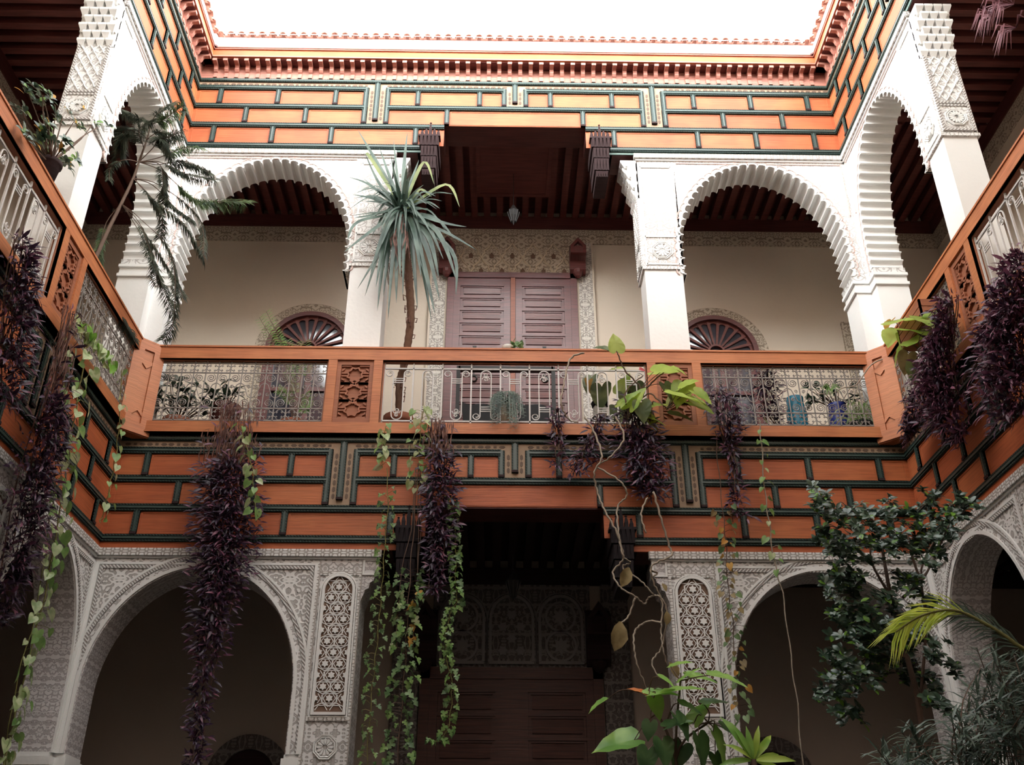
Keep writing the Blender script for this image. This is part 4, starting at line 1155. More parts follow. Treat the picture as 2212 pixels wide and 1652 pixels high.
class Leaves:
    def __init__(s): s.v = []; s.f = []; s.m = []
    def frame(s, d, n):
        d = d.normalized(); n = n-d*n.dot(d)
        if n.length < 1e-4: n = d.orthogonal()
        n.normalize(); return d, n, d.cross(n)
    def leaf(s, P, d, n, L, kind='lance', mi=0, fold=.25, wmul=1.0):
        d, n, w = s.frame(d, n)
        i0 = len(s.v); T_ = TEMPL[kind]
        for t, hw, lift in T_:
            c = P+d*(t*L)+n*(lift*L); hw *= wmul
            s.v.append(c-n*(0)); s.v.append(c+w*(hw*L)+n*(hw*fold*L)); s.v.append(c-w*(hw*L)+n*(hw*fold*L))
        for k in range(len(T_)-1):
            a = i0+3*k; b = a+3
            s.f.append((a, b, b+1, a+1)); s.f.append((a, a+2, b+2, b)); s.m += [mi, mi]
    def heart(s, P, d, n, L, mi=0, fold=.18, lobes=0):
        """heart or ivy leaf; P is where the stalk meets the blade, d points to the tip"""
        d, n, w = s.frame(d, n)
        if lobes: out = [(0, 0), (-.16, .20), (-.08, .42), (.16, .50), (.22, .30), (.52, .34), (.72, .16), (1.0, 0)]
        elif L > .14: out = [(0, 0), (-.10, .06), (-.17, .14), (-.19, .23), (-.15, .33), (-.06, .405), (.06, .43), (.17, .435), (.28, .405), (.40, .375), (.52, .32), (.64, .255), (.75, .18), (.85, .11), (.93, .045), (1.0, 0)]
        else: out = [(0, 0), (-.18, .14), (-.17, .32), (.05, .44), (.32, .43), (.60, .30), (.85, .10), (1.0, 0)]
        i0 = len(s.v)
        rib = [(0, 0), (.16, 0), (.32, 0), (.60, 0), (.85, 0)]
        wv = (lambda x, y: .018*sin(x*19+y*7) if L > .14 else 0)
        for x, y in out: s.v.append(P+d*(x*L)+w*(y*L)+n*((y*fold*1.2-.16*x*x+wv(x, y))*L))
        for x, y in out[1:-1]: s.v.append(P+d*(x*L)-w*(y*L)+n*((y*fold*1.2-.16*x*x-wv(x, y))*L))
        m = len(s.v); s.v.append(P+d*(.45*L)-n*(.03*L))
        k = len(out)
        for q in range(k-1): s.f.append((i0+q, i0+q+1, m)); s.m.append(mi)
        right = [i0]+[i0+k+q for q in range(k-2)]+[i0+k-1]
        for q in range(k-1): s.f.append((right[q+1], right[q], m)); s.m.append(mi)
    def strap(s, pts, w, mi=0, n=None, taper=1.0):
        pts = [Vector(p) for p in pts]; k = len(pts); i0 = len(s.v)
        up = n or Vector((0, -1, .3))
        for i, p in enumerate(pts):
            d = pts[min(k-1, i+1)]-pts[max(0, i-1)]
            side = d.cross(up)
            if side.length < 1e-6: side = d.orthogonal()
            side.normalize(); t = i/(k-1)
            hw = w*(.55+.45*min(1, t*3))*(1 if t < .35 else max(0.02, 1-((t-.35)/.65)**1.6*taper))
            nn = side.cross(d).normalized()
            s.v.append(p-nn*(hw*.35)); s.v.append(p+side*hw); s.v.append(p-side*hw)
        for i in range(k-1):
            a = i0+3*i; b = a+3
            s.f.append((a, b, b+1, a+1)); s.f.append((a, a+2, b+2, b)); s.m += [mi, mi]
    def build(s, name, mats, root, smooth=True):
        mats = mats if isinstance(mats, (list, tuple)) else [mats]
        off = Vector(root.location); me = bpy.data.meshes.new(name)
        me.from_pydata([p-off for p in s.v], [], s.f)
        for m in mats: me.materials.append(m)
        me.polygons.foreach_set('material_index', s.m)
        if smooth: me.polygons.foreach_set('use_smooth', [True]*len(s.f))
        o = bpy.data.objects.new(name, me); COL.objects.link(o); o.parent = root
        return o


def rv(R, a=1.0): return Vector((R.uniform(-a, a), R.uniform(-a, a), R.uniform(-a, a)))
def smoothline(pts, per=6):
    """Catmull-Rom through the points"""
    pts = [Vector(p) for p in pts]; out = []
    for i in range(len(pts)-1):
        p0, p1, p2, p3 = pts[max(0, i-1)], pts[i], pts[i+1], pts[min(len(pts)-1, i+2)]
        for j in range(per):
            t = j/per
            out.append(.5*((2*p1)+(p2-p0)*t+(2*p0-5*p1+4*p2-p3)*t*t+(3*p1-p0-3*p2+p3)*t*t*t))
    out.append(pts[-1]); return out
def along(pts, t):
    d = [0.0]
    for a, b in zip(pts, pts[1:]): d.append(d[-1]+(b-a).length)
    t *= d[-1]
    for i in range(len(pts)-1):
        if d[i+1] >= t or i == len(pts)-2:
            f = (t-d[i])/max(1e-9, d[i+1]-d[i]); return pts[i].lerp(pts[i+1], min(1, f)), (pts[i+1]-pts[i]).normalized()
OUT = {'b': Vector((0, -1, 0)), 'l': Vector((1, 0, 0)), 'r': Vector((-1, 0, 0))}
def wp(w, px, py, off=.2):
    return at(px, py, y=D-off) if w == 'b' else at(px, py, x=-W/2+off) if w == 'l' else at(px, py, x=W/2-off)


def purple(seed, w, path, label, n, mats=None, dry=0.0, L=.10, off=.2, width=1.0):
    """hanging purple spiderwort; path is a list of (px, py, radius in m, density)"""
    R = random.Random(seed); o = OUT[w]; side = o.cross(Vector((0, 0, 1)))
    pts = [wp(w, px, py, off) for px, py, r, dn in path]
    line = smoothline(pts, 4)
    rad = [p[2] for p in path]; den = [p[3] for p in path]
    t = thing('purple_trailing_plant', label, 'plant', pts[0], 'purple trailing plants')
    mats = mats or [P_DARK, P_RED, DRY]
    mb = MB(); lv = Leaves()
    k = 10
    ends = []
    for i in range(k):
        e = R.uniform(.35, 1.0) if i else 1.0; q = []
        ph = R.uniform(0, 6.3); a = R.uniform(-1, 1)
        m = 14
        for j in range(m+1):
            tt = e*j/m; p, d = along(line, tt); x = tt*(len(rad)-1); i0 = min(len(rad)-2, int(x)); r = rad[i0]+(rad[i0+1]-rad[i0])*(x-i0)
            q.append(p+side*(a*r*.75+.02*sin(ph+tt*9))+o*(.03*sin(ph*2+tt*7)))
        mb.tube(q, .0055, 4)
    mb.build('stems', DRY if dry else STEM, t)
    tot = 0
    cum = []
    for i in range(len(path)-1):
        seg = (pts[i+1]-pts[i]).length*(den[i]+den[i+1])/2; tot += seg; cum.append(tot)
    for i in range(n):
        x = R.uniform(0, tot); sgi = 0
        while cum[sgi] < x: sgi += 1
        f = R.random(); p = pts[sgi].lerp(pts[sgi+1], f); r = rad[sgi]+(rad[sgi+1]-rad[sgi])*f
        a = R.gauss(0, .55); a = max(-1.25, min(1.25, a)); b = R.uniform(-.1, .75)
        p = p+side*(a*r)+o*(b*r*.8)+Vector((0, 0, R.uniform(-.05, .05)))
        d = side*(a*.9+R.uniform(-.7, .7))+o*R.uniform(.1, .8)+Vector((0, 0, R.uniform(-1.0, .45)))
        tt = (sgi+f)/(len(path)-1)
        isdry = tt < dry and R.random() < .85
        if isdry: lv.leaf(p, Vector((R.uniform(-.2, .2), R.uniform(-.2, .2), -1)), o+rv(R, .5), L*R.uniform(.7, 1.2), 'narrow', 2)
        else: lv.leaf(p, d, o+Vector((0, 0, .7))+rv(R, .5), L*R.uniform(.55, 1.3), 'lance', 0 if R.random() < .72 else 1)
    lv.build('foliage', mats, t)
    return t


def strand(seed, w, path, label, n, L=.075, lobes=0, mats=None, off=.2, stem=VINE, spread=.06, r=.005, t0=0.0, t1=1.0, name='ivy_strand', cat='vine', group='hanging leafy vines', ochre=0.0, depth=.08):
    R = random.Random(seed); o = OUT[w]; side = o.cross(Vector((0, 0, 1)))
    pts = [wp(w, px, py, off) for px, py in path]
    line = smoothline(pts, 5)
    t = thing(name, label, cat, pts[0], group)
    mb = MB(); mb.tube([p+Vector((.008*sin(i*1.3), .006*cos(i*1.9), 0)) for i, p in enumerate(line)], r, 5)
    lv = Leaves()
    for i in range(n):
        p, d = along(line, t0+(t1-t0)*(i+R.random())/n)
        sg = 1 if i % 2 else -1
        q = p+side*(sg*R.uniform(.15, 1)*spread)+o*R.uniform(0, depth)+Vector((0, 0, R.uniform(-.02, .03)))
        mb.tube([p, p.lerp(q, .6)+Vector((0, 0, .012)), q], .0025, 3)
        dd = side*(sg*R.uniform(.0, .8))+o*R.uniform(-.1, .4)+Vector((0, 0, -1.0+R.uniform(-.2, .5)))
        nn = o*1.0+Vector((0, 0, R.uniform(.1, 1.2)))+rv(R, .95)
        mi = 0 if R.random() < .6 else 1
        if R.random() < ochre: mi = 2
        lv.heart(q, dd, nn, L*R.uniform(.65, 1.3), mi, lobes=lobes)
    mb.build('stem', stem, t)
    lv.build('foliage', mats or [IVYLEAF, POTHOS, OCHRE], t)
    return t


# ---- purple trailing plants
purple(1, 'b', [(505, 872, .20, .5), (505, 930, .24, 1.3), (500, 1000, .27, 3), (494, 1090, .29, 3.2), (488, 1180, .27, 3.2), (478, 1240, .24, 2.4), (466, 1310, .21, 1.6), (452, 1400, .15, .8), (440, 1480, .09, .5), (432, 1560, .08, .45), (425, 1650, .08, .5)], 'longest purple trailing plant, hanging from the back balustrade past the left arch', 4200, dry=.20, L=.098)
purple(2, 'b', [(948, 905, .12, .8), (950, 960, .15, 2), (953, 1040, .16, 2.2), (952, 1110, .15, 2), (950, 1170, .13, 1.6), (945, 1225, .10, 1.0), (938, 1290, .06, .5)], 'purple trailing plant with reddish stems left of the centre of the back balustrade', 1150, dry=.2)
purple(3, 'b', [(1370, 868, .14, 1), (1375, 920, .20, 2), (1382, 980, .24, 2.2), (1395, 1030, .22, 2), (1405, 1075, .14, 1)], 'dense rounded purple plant under the large heart-shaped leaves on the back balustrade', 1250)
purple(4, 'b', [(1202, 885, .07, 1), (1203, 940, .06, 1), (1205, 1015, .06, .8)], 'small purple tuft hanging alone from the centre of the back balustrade', 130)
purple(5, 'b', [(1300, 895, .05, .5), (1285, 940, .07, .8), (1265, 985, .13, 1.6), (1245, 1025, .10, 1)], 'purple tuft on a slanting stem beside the twisting bare stems', 260)
purple(6, 'b', [(1560, 840, .14, 1), (1568, 890, .20, 2), (1575, 940, .14, 1.2), (1580, 980, .04, .35), (1588, 1040, .05, .5), (1590, 1090, .07, .7), (1600, 1125, .12, .6)], 'purple plant ending in a thin tail, left of the blue pots on the back balustrade', 560)
purple(7, 'l', [(150, 668, .14, .6), (130, 760, .16, 1.0), (107, 860, .22, 2), (85, 950, .30, 3), (60, 1050, .30, 3), (40, 1140, .28, 2.6), (15, 1240, .22, 1.6), (-15, 1340, .14, .8)], 'long purple trailing plant with brown upper stems hanging down the left wall', 2300, dry=.28, L=.105)
purple(8, 'l', [(48, 525, .14, 1.2), (38, 600, .22, 2), (25, 690, .26, 2.4), (12, 780, .26, 2), (0, 870, .2, 1)], 'purple trailing plant at the left edge below the pale iron railing', 1100, L=.105)
purple(9, 'r', [(2050, 655, .18, 1.0), (2048, 720, .26, 1.8), (2035, 790, .34, 2.2), (2040, 850, .36, 2.2), (2060, 900, .28, 1.2), (2085, 945, .14, .6)], 'purple trailing plant growing from the wooden trough on the right balustrade', 2500, [P_RED, P_DARK, DRY], L=.105, off=.25)
purple(10, 'r', [(2205, 565, .24, 1.0), (2198, 640, .36, 2.4), (2195, 730, .40, 2.6), (2200, 820, .38, 2), (2208, 900, .28, 1)], 'bushy reddish-purple plant at the right edge beyond the carved panel', 2900, [P_RED, P_DARK, P_RED], L=.105, off=.25)
purple(11, 'b', [(1655, 800, .10, .8), (1655, 850, .14, 1.4), (1668, 905, .12, .8), (1690, 935, .05, .4)], 'purple plant behind the grille left of the turquoise pot', 330, off=-.16)
purple(12, 'r', [(1985, 850, .16, 1), (1985, 900, .2, 1.4), (1972, 945, .12, .8)], 'small purple clump in the right corner below the hanging leaves', 420, off=.22, L=.10)

# ---- hanging vines
strand(20, 'b', [(832, 920), (828, 960), (826, 1010)], 'short pale variegated vine below the palm pot on the back balustrade', 16, .09, mats=[POTHOS, POTHOSGREEN, OCHRE])
strand(21, 'b', [(835, 1010), (838, 1080), (832, 1160), (828, 1230), (822, 1300), (815, 1380), (808, 1450), (800, 1530), (792, 1660)], 'leftmost ivy of the three hanging in front of the central opening', 105, .056, 1, t0=.08, mats=[IVYLEAF, POTHOSGREEN, POTHOS], spread=.085)
strand(22, 'b', [(915, 880), (908, 930), (905, 990), (902, 1060)], 'variegated vine cluster on the bottom rail left of the centre', 34, .085, mats=[POTHOS, POTHOSGREEN, OCHRE], spread=.11)
strand(23, 'b', [(903, 1000), (895, 1120), (886, 1240), (880, 1330), (876, 1420), (868, 1520), (858, 1660)], 'thickest ivy, on bare brown stems in front of the central opening', 100, .078, 1, t0=.38, mats=[IVYLEAF, POTHOSGREEN, POTHOS], spread=.13, stem=STEM, r=.006)
for i, (dx, bend) in enumerate(((-14, -6), (10, 8), (22, -4))):
    strand(24+i, 'b', [(903+dx*.4, 1010), (898+dx*.5, 1120), (884+dx+bend, 1260), (870+dx, 1400)], ('thin brown hanging stem, leftmost of three beside the thickest ivy', 'thin brown hanging stem, middle of three beside the thickest ivy', 'thin brown hanging stem, rightmost of three beside the thickest ivy')[i], 8, .08, 1, stem=STEM, spread=.03, t0=.7, name='dangling_vine', ochre=.2)
strand(28, 'b', [(975, 1075), (982, 1140), (985, 1200), (984, 1260), (986, 1297), (968, 1340), (962, 1400), (975, 1470), (975, 1520), (968, 1570), (950, 1600), (922, 1600)], 'rightmost ivy of the three, beside the purple plant and curling left at its tip', 135, .066, 1, mats=[POTHOSGREEN, IVYLEAF, POTHOS])
strand(30, 'b', [(520, 920), (530, 960), (545, 1010), (548, 1060), (556, 1115)], 'pale variegated vine over the right side of the longest purple plant', 20, .095, mats=[POTHOS, POTHOSGREEN, OCHRE], ochre=.1, depth=.15, off=.4)
strand(31, 'l', [(262, 800), (258, 900), (252, 970), (245, 1010), (235, 1060), (222, 1110), (215, 1128)], 'sparse vine with small pale leaves hanging in the left back corner', 22, .085, mats=[POTHOSGREEN, POTHOS, OCHRE])
strand(32, 'l', [(190, 700), (180, 780), (165, 880), (150, 960), (140, 1040), (120, 1160), (95, 1290), (60, 1430), (20, 1600), (5, 1660)], 'long yellow-stemmed vine with pale leaves hanging down the left wall', 66, .11, mats=[POTHOS, POTHOSGREEN, OCHRE], spread=.12, r=.007)
strand(33, 'l', [(170, 690), (185, 730), (215, 760), (235, 800)], 'bright green variegated leaves climbing the left iron grille', 36, .11, mats=[POTHOS, FRESHTIP, POTHOSGREEN], spread=.16)
strand(34, 'l', [(150, 700), (140, 800), (125, 930), (118, 1050), (100, 1180), (75, 1330), (30, 1500), (10, 1655)], 'second yellow-stemmed vine hanging among the purple leaves on the left wall', 48, .10, mats=[POTHOS, POTHOSGREEN, OCHRE], spread=.12)
strand(35, 'b', [(1640, 905), (1645, 960), (1652, 1060), (1662, 1130), (1672, 1210), (1690, 1280), (1705, 1390), (1722, 1520), (1735, 1660)], 'longest thin vine with few pale leaves, crossing the right ground-floor arch', 20, .075, mats=[POTHOSGREEN, POTHOS, OCHRE], t1=.5, stem=PALESTEM, r=.007)
strand(36, 'b', [(1545, 930), (1553, 1020), (1562, 1110), (1568, 1170), (1572, 1260), (1582, 1340), (1590, 1450), (1598, 1560)], 'withered vine with ochre leaves along the right carved pillar', 74, .066, mats=[IVYLEAF, BROWNLEAF, OCHRE], ochre=.16, t0=.3, spread=.10, stem=STEM)

# ---- dracaena-like palm in a pot behind the central railing
def pot(t, c, r, h, mat, soil=True):
    mb = MB(); mb.lathe([(r*.70, 0), (r*.92, h*.75), (r*.94, h*.80), (r*1.05, h*.82), (r*1.05, h), (r*.93, h), (r*.90, h*.88), (.001, h*.88)], c, 18); mb.build('pot', mat, t, True)
R = random.Random(77)
c = at(862, 905, y=D+.42); c.z = ZF1
t = thing('potted_palm', 'tall spiky palm with drooping strap leaves in a round pot behind the central railing', 'palm', c)
pot(t, c, .185, .50, TERRACOTTA)
tr = [Vector((c.x, c.y, ZF1+.44))]+[at(px, py, y=yy) for px, py, yy in ((862, 830, D+.40), (872, 790, D+.30), (880, 745, D+.20), (887, 680, D+.10), (882, 600, D-.02), (875, 530, D-.12), (869, 455, D-.2))]
line = smoothline(tr, 8)
mb = MB(); mb.tube([p+Vector((.006*(i % 2), 0, 0)) for i, p in enumerate(line)], .042, 8, r1=.055)
mb.build('trunk', TRUNK, t, True)
mb = MB()       # curled dry leaf bases
for i in range(46):
    p, d = along(line, R.uniform(.12, .85)); a = R.uniform(0, 6.28); q = Vector((cos(a), sin(a), 0))
    mb.tube([p+q*.045, p+q*.085+Vector((0, 0, R.uniform(-.01, .03))), p+q*.075+Vector((0, 0, -.06)), p+q*.055+Vector((0, 0, -.055))], .006, 4)
mb.build('dry_leaf_bases', DRY, t)
lv = Leaves(); C = line[-1]
def lf(tip, mid=None, w=.030, dy=0.0, mi=0, my=None):
    T1 = at(tip[0], tip[1], y=D-.2+dy)
    if mid: M1 = at(mid[0], mid[1], y=D-.2+(my if my is not None else dy*.55))
    else: M1 = C.lerp(T1, .55)+Vector((0, 0, .05))
    lv.strap(smoothline([C+Vector((R.uniform(-.04, .04), R.uniform(-.04, .04), R.uniform(-.05, .06))), M1, T1], 6), w, mi)
for a in (((772, 279), (820, 360)), ((788, 330), (822, 400), .022), ((880, 285), (872, 370), .03), ((850, 300), (858, 380), .02), ((820, 320), (845, 390), .026), ((905, 345), (885, 400), .026)): lf(*a)
for tip, mid, mi in (((938, 398), (915, 350), 1), ((993, 447), (962, 398), 1), ((932, 425), (905, 410), 1), ((950, 450), (918, 435), 0), ((1008, 490), (955, 480), 0), ((1030, 540), (960, 500), 0), ((985, 520), (940, 470), 0), ((752, 382), (800, 400), 0), ((760, 420), (810, 430), 0), ((750, 520), (775, 478), 0), ((742, 545), (800, 500), 0), ((765, 470), (800, 465), 0), ((792, 335), (800, 340), 1)):
    lf(tip, mid, R.uniform(.024, .032), R.uniform(-.25, .05), mi)
for tip, mid in (((772, 624), (835, 520)), ((815, 672), (832, 540)), ((838, 690), (850, 540)), ((856, 655), (858, 530)), ((812, 620), (835, 500)), ((870, 640), (872, 520)), ((902, 668), (890, 530)), ((932, 692), (905, 540)), ((950, 650), (920, 530)), ((948, 600), (925, 510)), ((925, 630), (905, 520)), ((988, 610), (945, 500)), ((985, 640), (975, 540)), ((800, 590), (835, 490)), ((788, 640), (825, 530)), ((910, 600), (895, 500)), ((865, 600), (862, 500)), ((958, 560), (920, 480)), ((828, 640), (842, 520)), ((940, 680), (912, 560))):
    lf(tip, mid, R.uniform(.028, .040), R.uniform(-.28, .02), 0)
for i in range(70):
    a = R.uniform(0, 6.28); l = R.uniform(.45, .95); h = R.uniform(-1.0, .75); dr = R.uniform(-.02, .22)
    r_ = l*sqrt(max(.08, 1-h*h))
    T1 = C+Vector((cos(a)*r_*.75, -abs(sin(a))*r_*.5, h*l)); M1 = C+Vector((cos(a)*r_*.42, -abs(sin(a))*r_*.3, h*l*.45+dr))
    lv.strap(smoothline([C+rv(R, .05), M1, T1], 6), R.uniform(.013, .028), 0)
lv.build('leaves', [YUCCA, YUCCALIGHT], t)
lv = Leaves()
for i in range(16):
    p = C+Vector((R.uniform(-.08, .08), R.uniform(-.1, 0), R.uniform(-.5, -.1))); lv.strap([p, p+Vector((R.uniform(-.06, .06), -.04, -.25)), p+Vector((R.uniform(-.1, .1), -.05, -.6))], .012)
lv.build('dry_leaves', DRY, t)

# ---- Norfolk pine leaning over the left rail
R = random.Random(5)
tp = [at(px, py, y=yy) for px, py, yy in ((205, 560, 9.0), (232, 500, 9.05), (262, 440, 9.1), (288, 385, 9.15), (300, 350, 9.2), (318, 300, 9.25), (325, 268, 9.3))]
base = Vector((tp[0].x-.12, tp[0].y-.1, ZF1))
t = thing('pine_sapling', 'leaning pine sapling with drooping needle branches above the left balustrade', 'tree', base)
pot(t, base, .2, .42, TERRACOTTA)
line = smoothline([base+Vector((0, 0, .36))]+tp, 6)
mb = MB(); mb.tube(line, .028, 7, r1=.008); mb.build('trunk', STEM, t, True)
mbb = MB(); lv = Leaves()
def frond(path, L=.10, k=46, mi=0, droop=.5):
    ln = smoothline(path, 5)
    mbb.tube(ln, .006, 4, r1=.003)
    for i in range(k):
        p, d = along(ln, .35+.65*(i+R.random())/k)
        s_ = d.cross(Vector((0, 0, 1)));
        if s_.length < .01: s_ = Vector((1, 0, 0))
        s_.normalize(); sg = 1 if i % 2 else -1
        dd = s_*(sg*R.uniform(.5, 1))+d*R.uniform(.2, .8)+Vector((0, 0, -droop*R.uniform(.4, 1.4)))+rv(R, .15)
        q = p+dd.normalized()*L*R.uniform(.7, 1.2)
        lv.strap([p, p.lerp(q, .5)+Vector((0, 0, .012)), q+Vector((0, 0, -.015))], .006, mi)
def A(px, py, y=9.2): return at(px, py, y=y)
NODE = {1: A(318, 300, 9.25), 2: A(300, 350, 9.2), 3: A(288, 385, 9.15), 4: A(262, 440, 9.1), 5: A(325, 268, 9.3)}
for nd, mids, L, mi, k in (
    (5, [(350, 260), (395, 228)], .12, 1, 60), (5, [(340, 245), (372, 222)], .11, 0, 50), (5, [(300, 255), (262, 240)], .12, 0, 60), (1, [(350, 300), (392, 285)], .13, 0, 60), (1, [(290, 280), (245, 285)], .13, 0, 60), (1, [(345, 285), (380, 300)], .12, 0, 50), (1, [(270, 290), (258, 340)], .12, 0, 50),
    (2, [(340, 355), (395, 350), (455, 372)], .11, 0, 70), (2, [(345, 350), (400, 375), (462, 388)], .11, 0, 60), (2, [(350, 370), (420, 430), (470, 435), (532, 437)], .13, 1, 90), (2, [(345, 355), (352, 400), (352, 440)], .12, 0, 70), (2, [(270, 345), (240, 360), (236, 390)], .06, 0, 22), (2, [(345, 340), (400, 318), (432, 320)], .10, 1, 44), (2, [(310, 320), (300, 280), (330, 262)], .12, 0, 60), (2, [(330, 320), (345, 300), (370, 340)], .12, 0, 60),
    (3, [(330, 400), (380, 450), (415, 475)], .10, 0, 60), (3, [(320, 420), (350, 470), (345, 515)], .10, 0, 50), (3, [(330, 430), (400, 490), (440, 560)], .10, 0, 46), (3, [(345, 400), (430, 470), (440, 550)], .09, 0, 26),
    (4, [(300, 480), (330, 560), (340, 610)], .11, 0, 60), (4, [(310, 500), (370, 590), (395, 640)], .10, 0, 55), (4, [(300, 470), (370, 550), (375, 690), (350, 735)], .10, 0, 70), (4, [(230, 480), (215, 540), (212, 565)], .08, 1, 34), (4, [(300, 500), (340, 590), (375, 680)], .11, 0, 60)):
    frond([NODE[nd]]+[A(px, py, 9.2-R.uniform(-.1, .25)) for px, py in mids], L*1.15, k*4, mi)
mbb.build('branches', STEM, t); lv.build('needles', [NEEDLE, NEEDLEFRESH], t)
# fronds lying over the left rail near the corner
t = thing('pine_branch', 'needle branch lying along the left rail next to the corner post', 'branch', wp('l', 260, 690, .1))
mbb = MB(); lv = Leaves()
frond([wp('l', 245, 655, .02)+Vector((0, 0, .05)), wp('l', 265, 690, .1), wp('l', 292, 735, .16)], .10, 150, 0, .7)
mbb.build('branch', STEM, t); lv.build('needles', [NEEDLE, NEEDLEFRESH], t)


def rosettes(t, pts, L, n, kinds, R, mats, o, kind='oval', stem_from=None, smat=STEM, spread=.5, sub=0.0, up=.6):
    lv = Leaves(); mb = MB()
    for p in pts:
        if stem_from is not None: mb.tube(smoothline([stem_from, stem_from.lerp(p, .55)+Vector((0, 0, .03))+rv(R, .04), p], 4), .009, 5, r1=.004)
        for q in range(max(1, int(sub))):
            pc = p+(rv(R, .09) if sub > 1 else Vector((0, 0, 0)))
            a0 = R.uniform(0, 6.28)
            ax = (o*R.uniform(.2, 1)+Vector((0, 0, up))+rv(R, .4)).normalized(); e1 = ax.orthogonal().normalized(); e2 = ax.cross(e1)
            for i in range(n):
                a = a0+6.283*i/n; d = e1*cos(a)+e2*sin(a)+ax*R.uniform(.0, .7)+Vector((0, 0, -.15))
                lv.leaf(pc+rv(R, .012), d, ax+rv(R, .25), L*R.uniform(.7, 1.2), kind, R.choices(range(len(kinds)), kinds)[0])
    if stem_from is not None: mb.build('stems', smat, t)
    lv.build('foliage', mats, t)


# ---- rosette-leaved plant on the left gallery rail
R = random.Random(9)
b0 = at(78, 330, x=-4.62)
t = thing('potted_plant', 'leafy plant with small leaf rosettes spilling over the left rail near the carved pillar', 'plant', Vector((b0.x, b0.y, 6.24)))
mb = MB(); mb.box(b0.x-.10, b0.x+.18, b0.y-.12, b0.y+.12, 5.9, 6.5) if False else mb.lathe([(.08, 0), (.10, .16), (.115, .17), (.115, .21), (.09, .21), (.001, .19)], Vector((-4.46, b0.y, 6.238)), 14); mb.build('pot', BLACKWOOD, t, True)
rosettes(t, [at(px, py, x=-4.42+R.uniform(-.12, .12)) for px, py in ((60, 198), (38, 215), (92, 205), (85, 190), (48, 262), (78, 268), (100, 272), (118, 258), (135, 252), (160, 262), (205, 258), (212, 275), (95, 300), (120, 312), (132, 318), (150, 325), (142, 352), (110, 290), (70, 290), (60, 300))], .085, 9, [3, 1, .12], R, [FICUS, POTHOSGREEN, OCHRE], OUT['l'], stem_from=Vector((-4.46, b0.y, 6.43)), sub=2)

# ---- pink-leaved hanging plant in the upper right corner
R = random.Random(12)
c = at(2165, 20, x=4.62)
t = thing('hanging_spider_plant', 'dusky pink spidery plant hanging at the upper right corner', 'plant', c)
mb = MB(); mb.tube([c, Vector((c.x, c.y, 10.10))], .005, 4); mb.build('cord', STEM, t)
lv = Leaves()
for q in ((2150, 30), (2190, 10), (2195, 60), (2165, 5)):
    p = at(q[0], q[1], x=4.62)
    for i in range(16):
        a = R.uniform(0, 6.28); l = R.uniform(.15, .32)
        lv.strap([p, p+Vector((-abs(cos(a))*l*.5, sin(a)*l*.5, .06)), p+Vector((-abs(cos(a))*l*.8, sin(a)*l, -.12))], .010)
lv.build('leaves', PINKLEAF, t)

# ---- large-leaved climber over the back balustrade
R = random.Random(21)
def hearts(t, spec, plane, mats, R, smat=STEM, stems=True, root=None, o=OUT['b'], name='leaves', sr=.008):
    """spec: (px, py, length px, tip direction in degrees (0 = right, 90 = up), material index, tilt)"""
    lv = Leaves(); mb = MB()
    for px, py, ln, ang, mi, tilt in spec:
        dy = R.uniform(-.18, .12)
        p = plane(px, py, dy); q = plane(px+ln*cos(radians(ang)), py-ln*sin(radians(ang)), dy)
        d = q-p; L = d.length
        d = d+o*(.25*L*R.uniform(-.3, 1))
        lv.heart(p, d, o*(.75-tilt)+Vector((0, 0, .8+tilt))+rv(R, .35), L*1.05, mi, lobes=0)
        if stems and root is not None:
            rr = min(root, key=lambda z: (z-p).length); mb.tube(smoothline([rr, rr.lerp(p, .5)+Vector((0, 0, .03))+rv(R, .03), p], 4), sr*.7, 5, r1=sr*.4)
    if stems and mb.v: mb.build('leaf_stalks', smat, t)
    lv.build(name, mats, t)
def tubes(t, paths, plane, mat, r, name='stems', r1=None):
    mb = MB()
    for k, pth in enumerate(paths):
        ln = smoothline([plane(px, py, .05*sin(i*1.7+k)) for i, (px, py) in enumerate(pth)], 7)
        ln = [p+Vector((.006*sin(i*2.3+k), .006*cos(i*1.9), .005*sin(i*3.1))) for i, p in enumerate(ln)]
        mb.tube(ln, r, 6, r1=r1)
    mb.build(name, mat, t, True)
pb = lambda px, py, dy=0.0: at(px, py, y=D-.36+dy)
t = thing('heart_leaf_climber', 'climber with large light green heart-shaped leaves over the right of the central railing', 'plant', pb(1380, 870))
roots = [pb(1325, 760), pb(1345, 810), pb(1385, 840), pb(1410, 870), pb(1440, 885), pb(1355, 900)]
tubes(t, [[(1355, 905), (1385, 845), (1350, 800), (1335, 765), (1330, 755)], [(1360, 900), (1400, 850), (1440, 880), (1465, 870)], [(1395, 840), (1420, 815), (1440, 800)], [(1365, 900), (1350, 850), (1390, 810)]], pb, STEM, .011, 'main_stems', .006)
hearts(t, [(1332, 757, 36, 100, 0, -.3), (1312, 755, 32, 165, 1, 0), (1412, 803, 56, 8, 0, .5), (1455, 795, 32, -20, 0, .4), (1478, 832, 50, -110, 0, -.2), (1465, 850, 38, -140, 0, 0), (1450, 850, 84, -14, 0, .15), (1490, 868, 56, -20, 0, 0), (1450, 895, 50, -12, 1, .3), (1470, 838, 42, 30, 0, .4), (1500, 845, 46, -35, 0, -.2), (1360, 880, 50, 55, 0, 0), (1395, 895, 42, -50, 0, 0), (1385, 870, 42, -80, 1, 0), (1435, 830, 38, -60, 1, .1), (1405, 905, 36, -20, 0, .2), (1400, 880, 44, 15, 0, .2), (1345, 875, 56, 40, 0, .3)], pb, [PHILO, PHILODARK], R, STEM, True, roots)
pbk = lambda px, py, dy=0.0: at(px, py, y=D+.22+dy*.5)
